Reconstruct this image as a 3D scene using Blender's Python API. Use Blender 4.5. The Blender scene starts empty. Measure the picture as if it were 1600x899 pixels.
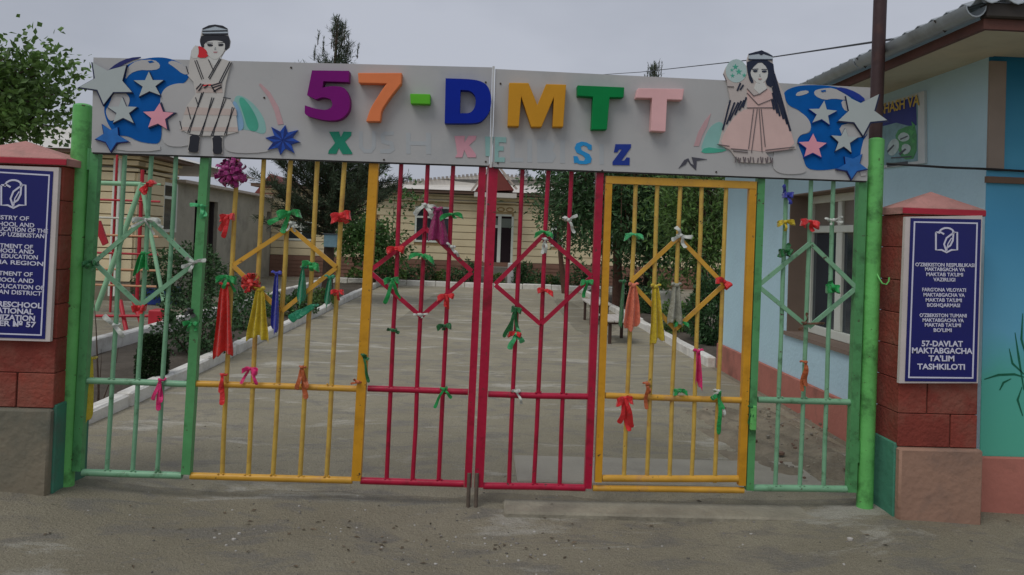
import bpy, math, random
import numpy as np
from mathutils import Vector, Matrix
from mathutils.geometry import tessellate_polygon
S = bpy.context.scene
COL = S.collection
R = math.radians
rnd = random.Random(7)

# ------------------------------------------------------------------ camera
YAW, PITCH, ROLL, FPX, PPY = R(2.0), R(1.0), R(2.0), 1186.0, 351.3
EYE = Vector((0.03, -4.65, 1.63))
FWD = Vector((math.sin(YAW)*math.cos(PITCH), math.cos(YAW)*math.cos(PITCH), math.sin(PITCH)))
_r0 = Vector((math.cos(YAW), -math.sin(YAW), 0)); _u0 = _r0.cross(FWD)
RGT = _r0*math.cos(ROLL) + _u0*math.sin(ROLL)
UPV = _u0*math.cos(ROLL) - _r0*math.sin(ROLL)
cd = bpy.data.cameras.new('camera'); cam = bpy.data.objects.new('camera', cd); COL.objects.link(cam)
cd.sensor_width = 36; cd.lens = FPX/1600*36; cd.clip_end = 2000; cd.clip_start = 0.05
cd.shift_y = -(449.5-PPY)/1600
cam.matrix_world = Matrix(((RGT.x, UPV.x, -FWD.x, EYE.x), (RGT.y, UPV.y, -FWD.y, EYE.y), (RGT.z, UPV.z, -FWD.z, EYE.z), (0, 0, 0, 1)))
S.camera = cam

# surveying helper: a measured point of the photograph on a known plane of the place (axis 0/1/2 = value)
def on(ax, px, py, val):
    d = FWD*FPX + RGT*(px-800) + UPV*(PPY-py)
    return EYE + d*((val-EYE[ax])/d[ax])

# ------------------------------------------------------------------ sky, sun, exposure
w = bpy.data.worlds.new('World'); S.world = w; w.use_nodes = True
nt = w.node_tree; nt.nodes.clear()
def N(nt, t, **k):
    n = nt.nodes.new(t)
    for a, b in k.items():
        if a in n.inputs: n.inputs[a].default_value = b
        else: setattr(n, a, b)
    return n
out = N(nt, 'ShaderNodeOutputWorld'); bg = N(nt, 'ShaderNodeBackground')
SUN_EL, SUN_AZ = R(56), R(222)
sky = N(nt, 'ShaderNodeTexSky', sky_type='NISHITA', sun_disc=False, sun_elevation=SUN_EL, sun_rotation=SUN_AZ, dust_density=4.0, air_density=1.2)
tc = N(nt, 'ShaderNodeTexCoord'); mp = N(nt, 'ShaderNodeMapping'); mp.inputs['Scale'].default_value = (1, 1, 2.2)
nz = N(nt, 'ShaderNodeTexNoise', Scale=1.6, Detail=5.0, Roughness=0.5)
cr = N(nt, 'ShaderNodeValToRGB')
cr.color_ramp.elements[0].position = .34; cr.color_ramp.elements[0].color = (3.1, 3.35, 3.95, 1)
cr.color_ramp.elements[1].position = .68; cr.color_ramp.elements[1].color = (4.9, 5.15, 5.85, 1)
mx = N(nt, 'ShaderNodeMix', data_type='RGBA'); mx.inputs[0].default_value = .93
L = nt.links.new
L(tc.outputs['Generated'], mp.inputs[0]); L(mp.outputs[0], nz.inputs[0]); L(nz.outputs[0], cr.inputs[0])
L(sky.outputs[0], mx.inputs[6]); L(cr.outputs[0], mx.inputs[7]); L(mx.outputs[2], bg.inputs[0])
bg.inputs[1].default_value = .1; L(bg.outputs[0], out.inputs[0])
sd = bpy.data.lights.new('sun', 'SUN'); sd.energy = 1.15; sd.angle = R(30); sd.color = (1, .97, .93)
sun = bpy.data.objects.new('sun', sd); COL.objects.link(sun)
sun.rotation_euler = Vector((-math.sin(SUN_AZ)*math.cos(SUN_EL), -math.cos(SUN_AZ)*math.cos(SUN_EL), -math.sin(SUN_EL))).to_track_quat('-Z', 'Y').to_euler()
S.view_settings.view_transform = 'Standard'; S.view_settings.look = 'None'; S.view_settings.gamma = 1; S.view_settings.exposure = 0

# ------------------------------------------------------------------ materials
def lin(c): return tuple((x/255/12.92 if x <= 10 else ((x/255+.055)/1.055)**2.4) for x in c)
MATS = {}
def mat(name, c, rough=.6, var=.12, scale=6, bump=.0, bscale=40, dirt=None, dirt_amt=0, dirt_scale=3, spec=.4, sheen=0, island=0, trans=0, stretch=None, metal=0, chips=0):
    """c: linear base colour. var: brightness mottling, dirt: second colour in patches, island: per-leaf variation"""
    if name in MATS: return MATS[name]
    m = bpy.data.materials.new(name); m.use_nodes = True; t = m.node_tree; l = t.links.new
    b = t.nodes['Principled BSDF']; b.inputs['Roughness'].default_value = rough; b.inputs['Specular IOR Level'].default_value = spec; b.inputs['Metallic'].default_value = metal
    if sheen: b.inputs['Sheen Weight'].default_value = sheen
    co = N(t, 'ShaderNodeTexCoord'); geo = N(t, 'ShaderNodeNewGeometry')
    src = geo.outputs['Position']
    if stretch:
        mpn = N(t, 'ShaderNodeMapping'); mpn.inputs['Scale'].default_value = stretch; l(src, mpn.inputs[0]); src = mpn.outputs[0]
    n1 = N(t, 'ShaderNodeTexNoise', Scale=scale, Detail=6.0, Roughness=.6); l(src, n1.inputs[0])
    mr = N(t, 'ShaderNodeMapRange'); mr.inputs[1].default_value = .25; mr.inputs[2].default_value = .75; mr.inputs[3].default_value = 1-var; mr.inputs[4].default_value = 1+var; l(n1.outputs[0], mr.inputs[0])
    hs = N(t, 'ShaderNodeVectorMath', operation='SCALE'); hs.inputs[0].default_value = c[:3]; l(mr.outputs[0], hs.inputs['Scale'])
    col = hs.outputs[0]
    if island:
        ml = N(t, 'ShaderNodeMapRange'); ml.inputs[3].default_value = 1-island; ml.inputs[4].default_value = 1+island; l(geo.outputs['Random Per Island'], ml.inputs[0])
        h2 = N(t, 'ShaderNodeVectorMath', operation='SCALE'); l(col, h2.inputs[0]); l(ml.outputs[0], h2.inputs['Scale']); col = h2.outputs[0]
    if dirt:
        n2 = N(t, 'ShaderNodeTexNoise', Scale=dirt_scale, Detail=8.0, Roughness=.65); l(src, n2.inputs[0])
        m2 = N(t, 'ShaderNodeMapRange'); m2.inputs[1].default_value = .62-.3*dirt_amt; m2.inputs[2].default_value = .72; l(n2.outputs[0], m2.inputs[0])
        mm = N(t, 'ShaderNodeMix', data_type='RGBA'); l(m2.outputs[0], mm.inputs[0]); l(col, mm.inputs[6]); mm.inputs[7].default_value = (*dirt[:3], 1); col = mm.outputs[2]
    if chips:
        n4 = N(t, 'ShaderNodeTexNoise', Scale=26.0, Detail=6.0, Roughness=.7); l(src, n4.inputs[0])
        m4 = N(t, 'ShaderNodeMapRange'); m4.inputs[1].default_value = .7-.06*chips; m4.inputs[2].default_value = .73-.06*chips; l(n4.outputs[0], m4.inputs[0])
        m5 = N(t, 'ShaderNodeMix', data_type='RGBA'); l(m4.outputs[0], m5.inputs[0]); l(col, m5.inputs[6]); m5.inputs[7].default_value = (.07, .042, .028, 1); col = m5.outputs[2]
    l(col, b.inputs['Base Color'])
    if bump:
        n3 = N(t, 'ShaderNodeTexNoise', Scale=bscale, Detail=5.0); l(src, n3.inputs[0])
        bp = N(t, 'ShaderNodeBump', Strength=bump, Distance=.02); l(n3.outputs[0], bp.inputs['Height']); l(bp.outputs[0], b.inputs['Normal'])
    if trans:
        tr = N(t, 'ShaderNodeBsdfTranslucent'); l(col, tr.inputs[0]); ms = N(t, 'ShaderNodeMixShader'); ms.inputs[0].default_value = trans
        l(b.outputs[0], ms.inputs[1]); l(tr.outputs[0], ms.inputs[2]); l(ms.outputs[0], t.nodes['Material Output'].inputs[0])
    MATS[name] = m; return m
LV = .40        # light that an upright surface sends back per unit of albedo, measured on a test render
def A(r, g, b, k=LV):
    c = [x*.64/k for x in lin((r, g, b))]; m = max(1, max(c)/.82); return tuple(x/m for x in c)
RUST = (.09, .045, .025)
M = {}
M['green'] = mat('green_gloss_paint', A(68, 124, 76), .38, .16, 5, .15, 30, A(40, 70, 40), .25, 7, chips=.9)
M['lgreen'] = mat('pale_green_gloss_paint', A(100, 140, 110), .38, .16, 5, .15, 30, A(50, 80, 50), .2, 9, chips=.9)
M['pgreen'] = mat('post_green_paint', A(86, 154, 82), .4, .18, 4, .2, 25, A(38, 70, 36), .3, 5, chips=.9)
M['yellow'] = mat('yellow_gloss_paint', A(170, 128, 44), .4, .16, 6, .15, 30, A(150, 112, 70), .2, 8, chips=.9)
M['ybar'] = mat('pale_yellow_bar_paint', A(164, 136, 62), .4, .18, 9, .15, 30, A(140, 104, 60), .35, 8, chips=.9)
M['orange'] = mat('ochre_gloss_paint', A(170, 122, 26), .4, .14, 6, .15, 30, A(150, 105, 20), .3, 5, chips=.9)
M['red'] = mat('raspberry_gloss_paint', A(140, 14, 44), .35, .18, 6, .15, 30, A(95, 14, 26), .3, 7, chips=.9)
M['board'] = mat('white_sign_sheet', A(147, 147, 146), .45, .05, 2.5, .03, 8, A(134, 137, 138), .35, 2.2)
M['white'] = mat('white_paint', A(165, 166, 164), .5, .08, 5)
M['concrete'] = mat('concrete_grey', A(104, 100, 92), .9, .18, 4, .5, 40, A(86, 82, 76), .4, 3)
M['black'] = mat('black_print', (.012, .012, .016), .5, .1)

# ------------------------------------------------------------------ mesh builder
class MB:
    def __init__(s): s.v = []; s.f = []; s.mi = []
    def add(s, vs, fs, mi=0):
        o = len(s.v); s.v += [tuple(q) for q in vs]
        s.f += [tuple(i+o for i in f) for f in fs]; s.mi += [mi]*len(fs)
    def box(s, lo, hi, mi=0, rz=0, c=None):
        x0, y0, z0 = lo; x1, y1, z1 = hi
        vs = [(x0, y0, z0), (x1, y0, z0), (x1, y1, z0), (x0, y1, z0), (x0, y0, z1), (x1, y0, z1), (x1, y1, z1), (x0, y1, z1)]
        if rz:
            cx, cy = c if c else ((x0+x1)/2, (y0+y1)/2); ca, sa = math.cos(rz), math.sin(rz)
            vs = [(cx+(x-cx)*ca-(y-cy)*sa, cy+(x-cx)*sa+(y-cy)*ca, z) for x, y, z in vs]
        s.add(vs, [(0, 3, 2, 1), (4, 5, 6, 7), (0, 1, 5, 4), (1, 2, 6, 5), (2, 3, 7, 6), (3, 0, 4, 7)], mi); return s
    def cbox(s, lo, hi, b=.006, mi=0):
        """box with chamfered edges on its four long vertical (z) or all top edges - cheap bevel of all edges"""
        x0, y0, z0 = lo; x1, y1, z1 = hi; vs = []
        for z, i in ((z0, b), (z0+b, 0), (z1-b, 0), (z1, b)):
            vs += [(x0+b+i*.0, y0+i, z), (x1-b, y0+i, z), (x1-i, y0+b, z), (x1-i, y1-b, z), (x1-b, y1-i, z), (x0+b, y1-i, z), (x0+i, y1-b, z), (x0+i, y0+b, z)]
        fs = [tuple(range(7, -1, -1)), tuple(range(24, 32))]
        for k in range(3):
            for j in range(8): fs.append((k*8+j, k*8+(j+1) % 8, (k+1)*8+(j+1) % 8, (k+1)*8+j))
        s.add(vs, fs, mi); return s
    def tube(s, path, r, n=8, mi=0, caps=True):
        path = [Vector(p) for p in path]; k = len(path); rs = r if isinstance(r, (list, tuple)) else [r]*k
        vs = []; up = None
        for i, p in enumerate(path):
            t = (path[min(i+1, k-1)]-path[max(i-1, 0)]).normalized()
            if up is None: up = t.orthogonal().normalized()
            up = (up-t*up.dot(t)).normalized(); sd_ = t.cross(up)
            for j in range(n):
                a = 2*math.pi*j/n; vs.append(p+(up*math.cos(a)+sd_*math.sin(a))*rs[i])
        fs = [(i*n+j, i*n+(j+1) % n, (i+1)*n+(j+1) % n, (i+1)*n+j) for i in range(k-1) for j in range(n)]
        if caps: fs += [tuple(range(n-1, -1, -1)), tuple(range((k-1)*n, k*n))]
        s.add(vs, fs, mi); return s
    def sqbar(s, a, b, w_, d_, mi=0):
        """rectangular bar from a to b: width w_ in the gate plane, depth d_ along y"""
        a, b = Vector(a), Vector(b); t = (b-a).normalized(); y = Vector((0, 1, 0)); x = t.cross(y).normalized(); y = x.cross(t)
        vs = []
        for p in (a, b):
            for sx, sy in ((-1, -1), (1, -1), (1, 1), (-1, 1)): vs.append(p+x*sx*w_/2+y*sy*d_/2)
        s.add(vs, [(3, 2, 1, 0), (4, 5, 6, 7), (0, 1, 5, 4), (1, 2, 6, 5), (2, 3, 7, 6), (3, 0, 4, 7)], mi); return s
    def prism(s, loops, fr, n, depth, mi=0):
        """flat cut-out: loops (outer, holes) of 2D points; fr maps (u,v) to 3D front face; extruded by -n*depth"""
        n = Vector(n); pts = [[fr(*q) for q in lp] for lp in loops]
        flat = [p for lp in pts for p in lp]; tris = tessellate_polygon(pts)
        k = len(flat); vs = flat+[p-n*depth for p in flat]; fs = []
        for a, b, c in tris:
            nn = (flat[b]-flat[a]).cross(flat[c]-flat[a])
            if nn.dot(n) < 0: a, c = c, a
            fs += [(a, b, c), (c+k, b+k, a+k)]
        o = 0
        for li, lp in enumerate(pts):
            m = len(lp)
            ar = sum((lp[i]-lp[0]).cross(lp[(i+1) % m]-lp[0]).dot(n) for i in range(m))
            for i in range(m):
                a, b = o+i, o+(i+1) % m
                if (ar > 0) == (li == 0): fs.append((a, a+k, b+k, b))
                else: fs.append((a, b, b+k, a+k))
            o += m
        s.add(vs, fs, mi); return s
    def strip(s, path, ws, wd, th=.002, mi=0):
        """ribbon: path points, widths, width directions"""
        k = len(path); path = [Vector(p) for p in path]; vs = []
        for i, p in enumerate(path):
            t = (path[min(i+1, k-1)]-path[max(i-1, 0)]).normalized(); d = Vector(wd[i] if isinstance(wd, list) else wd)
            d = (d-t*d.dot(t)).normalized(); n_ = t.cross(d); w2 = (ws[i] if isinstance(ws, list) else ws)/2
            vs += [p-d*w2-n_*th/2, p+d*w2-n_*th/2, p+d*w2+n_*th/2, p-d*w2+n_*th/2]
        fs = [(3, 2, 1, 0), tuple(4*(k-1)+j for j in range(4))]
        fs += [(i*4+j, i*4+(j+1) % 4, i*4+4+(j+1) % 4, i*4+4+j) for i in range(k-1) for j in range(4)]
        s.add(vs, fs, mi); return s
    def ball(s, c, r, mi=0, n=8, m=5):
        c = Vector(c); r = Vector(r if hasattr(r, '__len__') else (r, r, r)); vs = [c+Vector((0, 0, r.z))]
        for i in range(1, m):
            a = math.pi*i/m
            for j in range(n): b = 2*math.pi*j/n; vs.append(c+Vector((r.x*math.sin(a)*math.cos(b), r.y*math.sin(a)*math.sin(b), r.z*math.cos(a))))
        vs.append(c-Vector((0, 0, r.z))); fs = [(0, 1+j, 1+(j+1) % n) for j in range(n)]
        for i in range(m-2):
            for j in range(n): fs.append((1+i*n+j, 1+(i+1)*n+j, 1+(i+1)*n+(j+1) % n, 1+i*n+(j+1) % n))
        e = len(vs)-1; fs += [(e, 1+(m-2)*n+(j+1) % n, 1+(m-2)*n+j) for j in range(n)]
        s.add(vs, fs, mi); return s
    def leaves(s, pos, dirs, L_, W_, rng, mi=0, up=.6):
        """many small leaf-shaped faces (numpy)"""
        k = len(pos); d = dirs/np.linalg.norm(dirs, axis=1)[:, None]
        u = rng.normal(size=(k, 3)); u[:, 2] += up; u -= d*(u*d).sum(1)[:, None]; u /= np.linalg.norm(u, axis=1)[:, None]
        sd_ = np.cross(d, u); ln = L_*rng.uniform(.65, 1.25, k)[:, None]; wd_ = W_*rng.uniform(.7, 1.2, k)[:, None]
        a = pos; b = pos+d*ln*.45+sd_*wd_/2+u*ln*.06; c = pos+d*ln-u*ln*.08; e = pos+d*ln*.45-sd_*wd_/2+u*ln*.06
        vs = np.stack([a, b, c, e], 1).reshape(-1, 3); o = len(s.v)
        s.v += list(map(tuple, vs.tolist())); s.f += [(o+4*i, o+4*i+1, o+4*i+2, o+4*i+3) for i in range(k)]; s.mi += [mi]*k
        return s
    def build(s, name, mats, parent=None, smooth=None):
        me = bpy.data.meshes.new(name); me.from_pydata(s.v, [], s.f)
        mats = mats if isinstance(mats, (list, tuple)) else [mats]
        for m in mats: me.materials.append(m)
        me.polygons.foreach_set('material_index', s.mi)
        if smooth:
            me.polygons.foreach_set('use_smooth', [True]*len(s.f)); me.set_sharp_from_angle(angle=R(smooth))
        me.update(); return link(name, me, parent)
def link(name, me, parent=None):
    o = bpy.data.objects.new(name, me); COL.objects.link(o)
    if parent: o.parent = parent; o.matrix_parent_inverse = Matrix.Translation(-Vector(parent.location))
    return o
def tag(o, label=None, cat=None, group=None, kind=None):
    for k, v in (('label', label), ('category', cat), ('group', group), ('kind', kind)):
        if v: o[k] = v
    return o
def thing(name, loc, label, cat, group=None, kind=None):
    o = bpy.data.objects.new(name, None); COL.objects.link(o); o.location = loc; o.empty_display_size = .1
    return tag(o, label, cat, group, kind)
def smoothpoly(p, it=2):
    for _ in range(it):
        q = []
        for i in range(len(p)):
            a, b = p[i], p[(i+1) % len(p)]
            q += [(a[0]*.75+b[0]*.25, a[1]*.75+b[1]*.25), (a[0]*.25+b[0]*.75, a[1]*.25+b[1]*.75)]
        p = q
    return p
def ring(cx, cy, rx, ry, n=24, a0=0, a1=360): return [(cx+rx*math.cos(R(a0+(a1-a0)*i/(n-(a1-a0 < 360)))), cy+ry*math.sin(R(a0+(a1-a0)*i/(n-(a1-a0 < 360))))) for i in range(n)]
def text_mesh(body, size, bold=0, align='CENTER', sp=1.0):
    c = bpy.data.curves.new('text', 'FONT'); c.body = body; c.size = size; c.offset = bold; c.align_x = align; c.space_character = sp; c.resolution_u = 3; c.extrude = .0008
    o = bpy.data.objects.new('text', c); COL.objects.link(o); bpy.context.view_layer.update()
    me = bpy.data.meshes.new_from_object(o.evaluated_get(bpy.context.evaluated_depsgraph_get()))
    bpy.data.objects.remove(o); bpy.data.curves.remove(c); return me
def text(name, body, size, loc, ux, uz, m, parent, bold=0, width=None, align='CENTER', sp=1.0):
    me = text_mesh(body, size, bold, align, sp); ux = Vector(ux).normalized(); uz = Vector(uz).normalized(); k = 1
    if width:
        xs = [v.co.x for v in me.vertices]; k = width/(max(xs)-min(xs))
    me.transform(Matrix(((ux.x*k, uz.x, ux.cross(uz).x, loc[0]), (ux.y*k, uz.y, ux.cross(uz).y, loc[1]), (ux.z*k, uz.z, ux.cross(uz).z, loc[2]), (0, 0, 0, 1))))
    me.name = name; me.materials.clear(); me.materials.append(m); return link(name, me, parent)

# ------------------------------------------------------------------ ground
def gz(x, y):
    z = .09*math.exp(-((x+2.75)**2/.35+(y+.1)**2/.3)) + .05*math.exp(-((x-2.6)**2/.3+(y+.0)**2/.25))
    z += .012*math.sin(x*1.7+.6)*math.sin(y*1.3) + .006*math.sin(x*4.1+y*2.3)
    z -= .02*math.exp(-((y+.35)**2/.05))*math.exp(-(x**2)/4)
    return z
def ground_mesh():
    def axis(lo, hi, fine0, fine1, st, big):
        a = [lo]; 
        while a[-1] < fine0-1e-6: a.append(min(fine0, a[-1]+big))
        while a[-1] < fine1-1e-6: a.append(a[-1]+st)
        while a[-1] < hi: a.append(a[-1]+big)
        return a
    xs = axis(-300, 300, -6, 6, .12, 14); ys = axis(-60, 400, -5, 8, .12, 14)
    n = len(xs); b = MB()
    near = lambda x, y: abs(x) < 6.2 and -5.2 < y < 8.2
    b.v = [(x, y, gz(x, y) if near(x, y) else 0) for y in ys for x in xs]
    b.f = [(j*n+i, j*n+i+1, (j+1)*n+i+1, (j+1)*n+i) for j in range(len(ys)-1) for i in range(n-1)]
    b.mi = [0]*len(b.f); return b
def ground_mat(k=1.2, name='dusty_ground'):
    m = bpy.data.materials.new(name); m.use_nodes = True; t = m.node_tree; l = t.links.new; b = t.nodes['Principled BSDF']
    g = N(t, 'ShaderNodeNewGeometry'); b.inputs['Roughness'].default_value = .95; b.inputs['Specular IOR Level'].default_value = .2
    def noise(sc, det=8, rough=.6, st=(1, 1, 1), dis=0):
        mp_ = N(t, 'ShaderNodeMapping'); mp_.inputs['Scale'].default_value = st; l(g.outputs['Position'], mp_.inputs[0])
        n = N(t, 'ShaderNodeTexNoise', Scale=sc, Detail=float(det), Roughness=rough, Distortion=dis); l(mp_.outputs[0], n.inputs[0]); return n.outputs[0]
    def ramp(src, a, b_, c0, c1):
        r = N(t, 'ShaderNodeValToRGB'); e = r.color_ramp.elements; e[0].position = a; e[1].position = b_; e[0].color = (*c0, 1); e[1].color = (*c1, 1); l(src, r.inputs[0]); return r.outputs[0]
    def mix(f, a, b_, bt='MIX'):
        x = N(t, 'ShaderNodeMix', data_type='RGBA', blend_type=bt)
        if isinstance(f, float): x.inputs[0].default_value = f
        else: l(f, x.inputs[0])
        for i, v in ((6, a), (7, b_)):
            if isinstance(v, tuple): x.inputs[i].default_value = (*v, 1)
            else: l(v, x.inputs[i])
        return x.outputs[2]
    base = ramp(noise(.9), .3, .7, (.232, .208, .148), (.31, .28, .206))
    c = mix(ramp(noise(2.3, 8, .65, (1, 2.2, 1), .6), .50, .62, (0, 0, 0), (1, 1, 1)), base, (.215, .2, .165))
    c = mix(ramp(noise(1.1, 9, .7, (.6, 1.9, 1), .4), .56, .63, (0, 0, 0), (1, 1, 1)), c, (.385, .365, .305))
    c = mix(ramp(noise(.55, 6, .7, (.5, 1, 1), 1.2), .60, .70, (0, 0, 0), (.6, .6, .6)), c, (.18, .17, .14))
    c = mix(ramp(noise(34, 4, .7), .3, .72, (.72, .72, .72), (1.18, 1.18, 1.18)), c, (0., 0., 0.), 'MIX') if False else c
    pt_ = ramp(noise(12, 7, .75, (.6, 1.7, 1)), .645, .675, (0, 0, 0), (.75, .75, .75)); c = mix(pt_, c, (.105, .095, .075))
    pt2 = ramp(noise(5, 9, .8, (.6, 1.5, 1), .5), .6, .66, (0, 0, 0), (.5, .5, .5)); c = mix(pt2, c, (.15, .138, .11))
    fine = ramp(noise(150, 2, .7), .35, .65, (.8, .8, .8), (1.22, 1.22, 1.22)); c = mix(1.0, c, fine, 'MULTIPLY')
    sp = ramp(noise(55, 3, .8), .62, .7, (0, 0, 0), (.5, .5, .5)); c = mix(sp, c, (.15, .14, .118))
    sp = ramp(noise(38, 3, .8, (1, 1, 1.3)), .66, .73, (0, 0, 0), (.6, .6, .6)); c = mix(sp, c, (.48, .46, .41))
    sc_ = N(t, 'ShaderNodeVectorMath', operation='SCALE'); l(c, sc_.inputs[0]); sc_.inputs['Scale'].default_value = k; l(sc_.outputs[0], b.inputs['Base Color'])
    ad = N(t, 'ShaderNodeMath', operation='ADD'); l(noise(9, 8, .7), ad.inputs[0]); l(noise(60, 5, .7), ad.inputs[1])
    bp = N(t, 'ShaderNodeBump', Strength=.85, Distance=.035); l(ad.outputs[0], bp.inputs['Height']); l(bp.outputs[0], b.inputs['Normal'])
    return m
GM = ground_mat()
tag(ground_mesh().build('ground', GM, smooth=60), kind='structure')
def path_mesh():
    b = MB(); xs = [-3.1+6.18*i/52 for i in range(53)]; ys = [.12+.12*i for i in range(66)]+[8.2+1.2*i for i in range(1, 10)]+[19.62]; n = len(xs)
    for j, y in enumerate(ys):
        for x in xs: b.v.append((x, y+(.05*math.sin(x*5)+.03*math.sin(x*13) if j == 0 else 0), (gz(x, y) if y < 8.1 else 0)+(.006 if j else -.004)))
    b.f = [(j*n+i, j*n+i+1, (j+1)*n+i+1, (j+1)*n+i) for j in range(len(ys)-1) for i in range(n-1)]; b.mi = [0]*len(b.f); return b
tag(path_mesh().build('path', ground_mat(1.56, 'worn_cement_path'), smooth=60), kind='structure')
# soil beds, threshold strip, slab
def sheet(name, pts, z, m, n=1):
    b = MB(); b.add([(x, y, z) for x, y in pts], [tuple(range(len(pts)))]); return tag(b.build(name, m), kind='structure')
M['soil'] = mat('garden_soil', (.085, .07, .052), .95, .35, 3, .8, 30, (.13, .11, .085), .5, 2)
M['slab'] = mat('pale_cement', (.38, .355, .29), .9, .12, 3, .3, 50, (.29, .27, .22), .4, 2)
def lump(name, x0, x1, y0, y1, h, m, seed, st=.25, soft=0):
    rg = np.random.default_rng(seed); nx, ny = int((x1-x0)/st)+1, int((y1-y0)/st)+1; b = MB()
    for j in range(ny+1):
        for i in range(nx+1):
            e = min(i, nx-i, j, ny-j); b.v.append((x0+(x1-x0)*i/nx, y0+(y1-y0)*j/ny, (.004 if e == 0 else h*(.5+.5*rg.random())+.02) if not soft else -.03+h*min(1, e/soft)*(.55+.45*rg.random())+.02*math.sin(i*.9+j*.5)))
    b.f = [(j*(nx+1)+i, j*(nx+1)+i+1, (j+1)*(nx+1)+i+1, (j+1)*(nx+1)+i) for j in range(ny) for i in range(nx)]; b.mi = [0]*len(b.f)
    return tag(b.build(name, m, smooth=70), kind='structure')
lump('soil', -4.75, -3.26, .95, 19.2, .07, M['soil'], 1)
lump('soil', 3.16, 3.9, 5.85, 19.4, .12, M['soil'], 2)
lump('soil', -5.2, 5.0, 19.75, 21.9, .12, M['soil'], 3, .35)
b = MB(); b.cbox((.3, .4, -.05), (2.4, .98, .03), .01); tag(b.build('slab', M['slab']), kind='structure')
b = MB(); b.cbox((.2, -.17, -.06), (2.3, .06, .022), .012); tag(b.build('threshold', mat('worn_sill', (.29, .265, .2), .95, .25, 4, .6, 40, (.21, .19, .145), .5, 3)), kind='structure')

# kerbs of whitewashed stones
M['kerb'] = mat('whitewashed_concrete', (.8, .78, .71), .85, .12, 3, .4, 30, (.5, .47, .41), .45, 2.5)
def kerb(name, a, b_, n, wdt, h, label=None, z0=-.05, m=None):
    root = tag(thing(name, ((a[0]+b_[0])/2, (a[1]+b_[1])/2, 0), None, None), kind='structure')
    d = Vector((b_[0]-a[0], b_[1]-a[1], 0)); ln = d.length/n; ang = math.atan2(d.y, d.x)
    for i in range(n):
        c = Vector((a[0], a[1], 0))+d*((i+.5)/n); k = MB(); hh = h+rnd.uniform(-.015, .015)
        k.cbox((-ln/2+.006, -wdt/2, z0), (ln/2-.006, wdt/2, hh), .018)
        jit = rnd.uniform(-.01, .01); ca, sa = math.cos(ang+jit*.5), math.sin(ang+jit*.5)
        k.v = [(c.x+x*ca-y*sa+jit*sa, c.y+x*sa+y*ca-jit*ca, z+rnd.uniform(-.004, .004)) for x, y, z in k.v]
        k.build('kerb_stone', m or M['kerb'], root)
    return root
kerb('path_kerb', (-3.15, .3), (-3.24, 19.2), 19, .14, .13)
kerb('path_kerb', (3.1, 5.4), (3.1, 19.4), 15, .13, .14)
kerb('garden_kerb', (-4.75, 1.0), (-4.8, 19.2), 12, .14, .2)
kerb('garden_kerb', (-5.2, 19.68), (5.0, 19.68), 11, .16, .17)

# ------------------------------------------------------------------ gate
ZB, ZR, ZT = .13, .685, 2.075         # bottom rail, middle rail, top (behind the sign)
def gx(px, py): return on(1, px, py, 0).x
def post(top, bot, r, label, hinge_dx):
    a, b_ = on(1, *top, 0), on(1, *bot, 0)
    root = thing('gate_post', (b_.x, 0, 0), label, 'gate post')
    b = MB(); b.tube([(b_.x, 0, -.1), (b_.x, 0, .4), ((a.x+b_.x)/2, 0, 1.2), (a.x, 0, a.z-.004), (a.x, 0, a.z)], [r, r, r, r, r-.006], 20)
    b.build('pipe', M['pgreen'], root, 50)
    b = MB(); b.ball((a.x, 0, a.z), (r-.006, r-.006, .012), n=20, m=6); b.build('cap', M['pgreen'], root, 60)
    for z in (.32, 1.95):
        b = MB(); b.tube([(b_.x+hinge_dx*(r+.012), -.01, z), (b_.x+hinge_dx*(r+.012), -.01, z+.13)], .016, 10); b.build('hinge', M['green'], root, 50)
    return root
POST_L = post((130, 165), (101, 745), .054, 'taller green round gate post beside the English notice pillar', 1)
POST_R = post((1369, 218), (1351, 788), .049, 'shorter green round gate post in front of the brown pole', -1)
b = MB(); q = on(1, 1370, 430, -.06); b.tube([q+Vector((.01, .02, .01)), q+Vector((.01, -.01, -.02)), q+Vector((.02, -.03, -.05)), q+Vector((.045, -.03, -.055)), q+Vector((.06, -.03, -.035)), q+Vector((.062, -.03, -.01))], .005, 6)
b.build('hook', M['pgreen'], POST_R, 60)

def leaf(loc, label): return thing('gate_leaf', loc, label, 'gate leaf')
LEAF_L = leaf((-2.3, 0, ZB), 'wide gate leaf of green, yellow and raspberry bars, hung on the taller post')
LEAF_R = leaf((2.3, 0, ZB), 'gate leaf of raspberry and green bars around the yellow wicket door')
WICKET = thing('wicket_gate', (1.8, 0, ZB), 'narrow yellow wicket door set between raspberry and green bars', 'wicket gate')
def stile(top, bot, m, root, wd, z0=None, z1=ZT, d=.05, y=0):
    xa, xb = gx(*top), gx(*bot); za, zb = on(1, *top, 0).z, on(1, *bot, 0).z
    f = lambda z: xb+(xa-xb)*(z-zb)/(za-zb)
    z0 = zb if z0 is None else z0
    b = MB(); b.sqbar((f(z0), y, z0), (f(z1), y, z1), wd, d); return b.build('stile', m, root)
def bar(top, bot, m, root, r=.0135, z0=ZB, z1=ZT, y=.004):
    a, c = on(1, *top, 0), on(1, *bot, 0); f = lambda z: c.x+(a.x-c.x)*(z-c.z)/(a.z-c.z)
    zs = [z0+(z1-z0)*i/6 for i in range(7)]
    b = MB(); b.tube([(f(z)+rnd.uniform(-.0025, .0025), y+rnd.uniform(-.002, .002), z) for z in zs], r, 8); return b.build('bar', m, root, 50)
def rail(name, x0, x1, z0, z1, m, root, r=.02, y=0):
    b = MB(); b.tube([(x0, y, z0), ((x0+x1)/2, y, (z0+z1)/2+rnd.uniform(-.003, .003)), (x1, y, z1)], r, 10); return b.build(name, m, root, 50)
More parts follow.
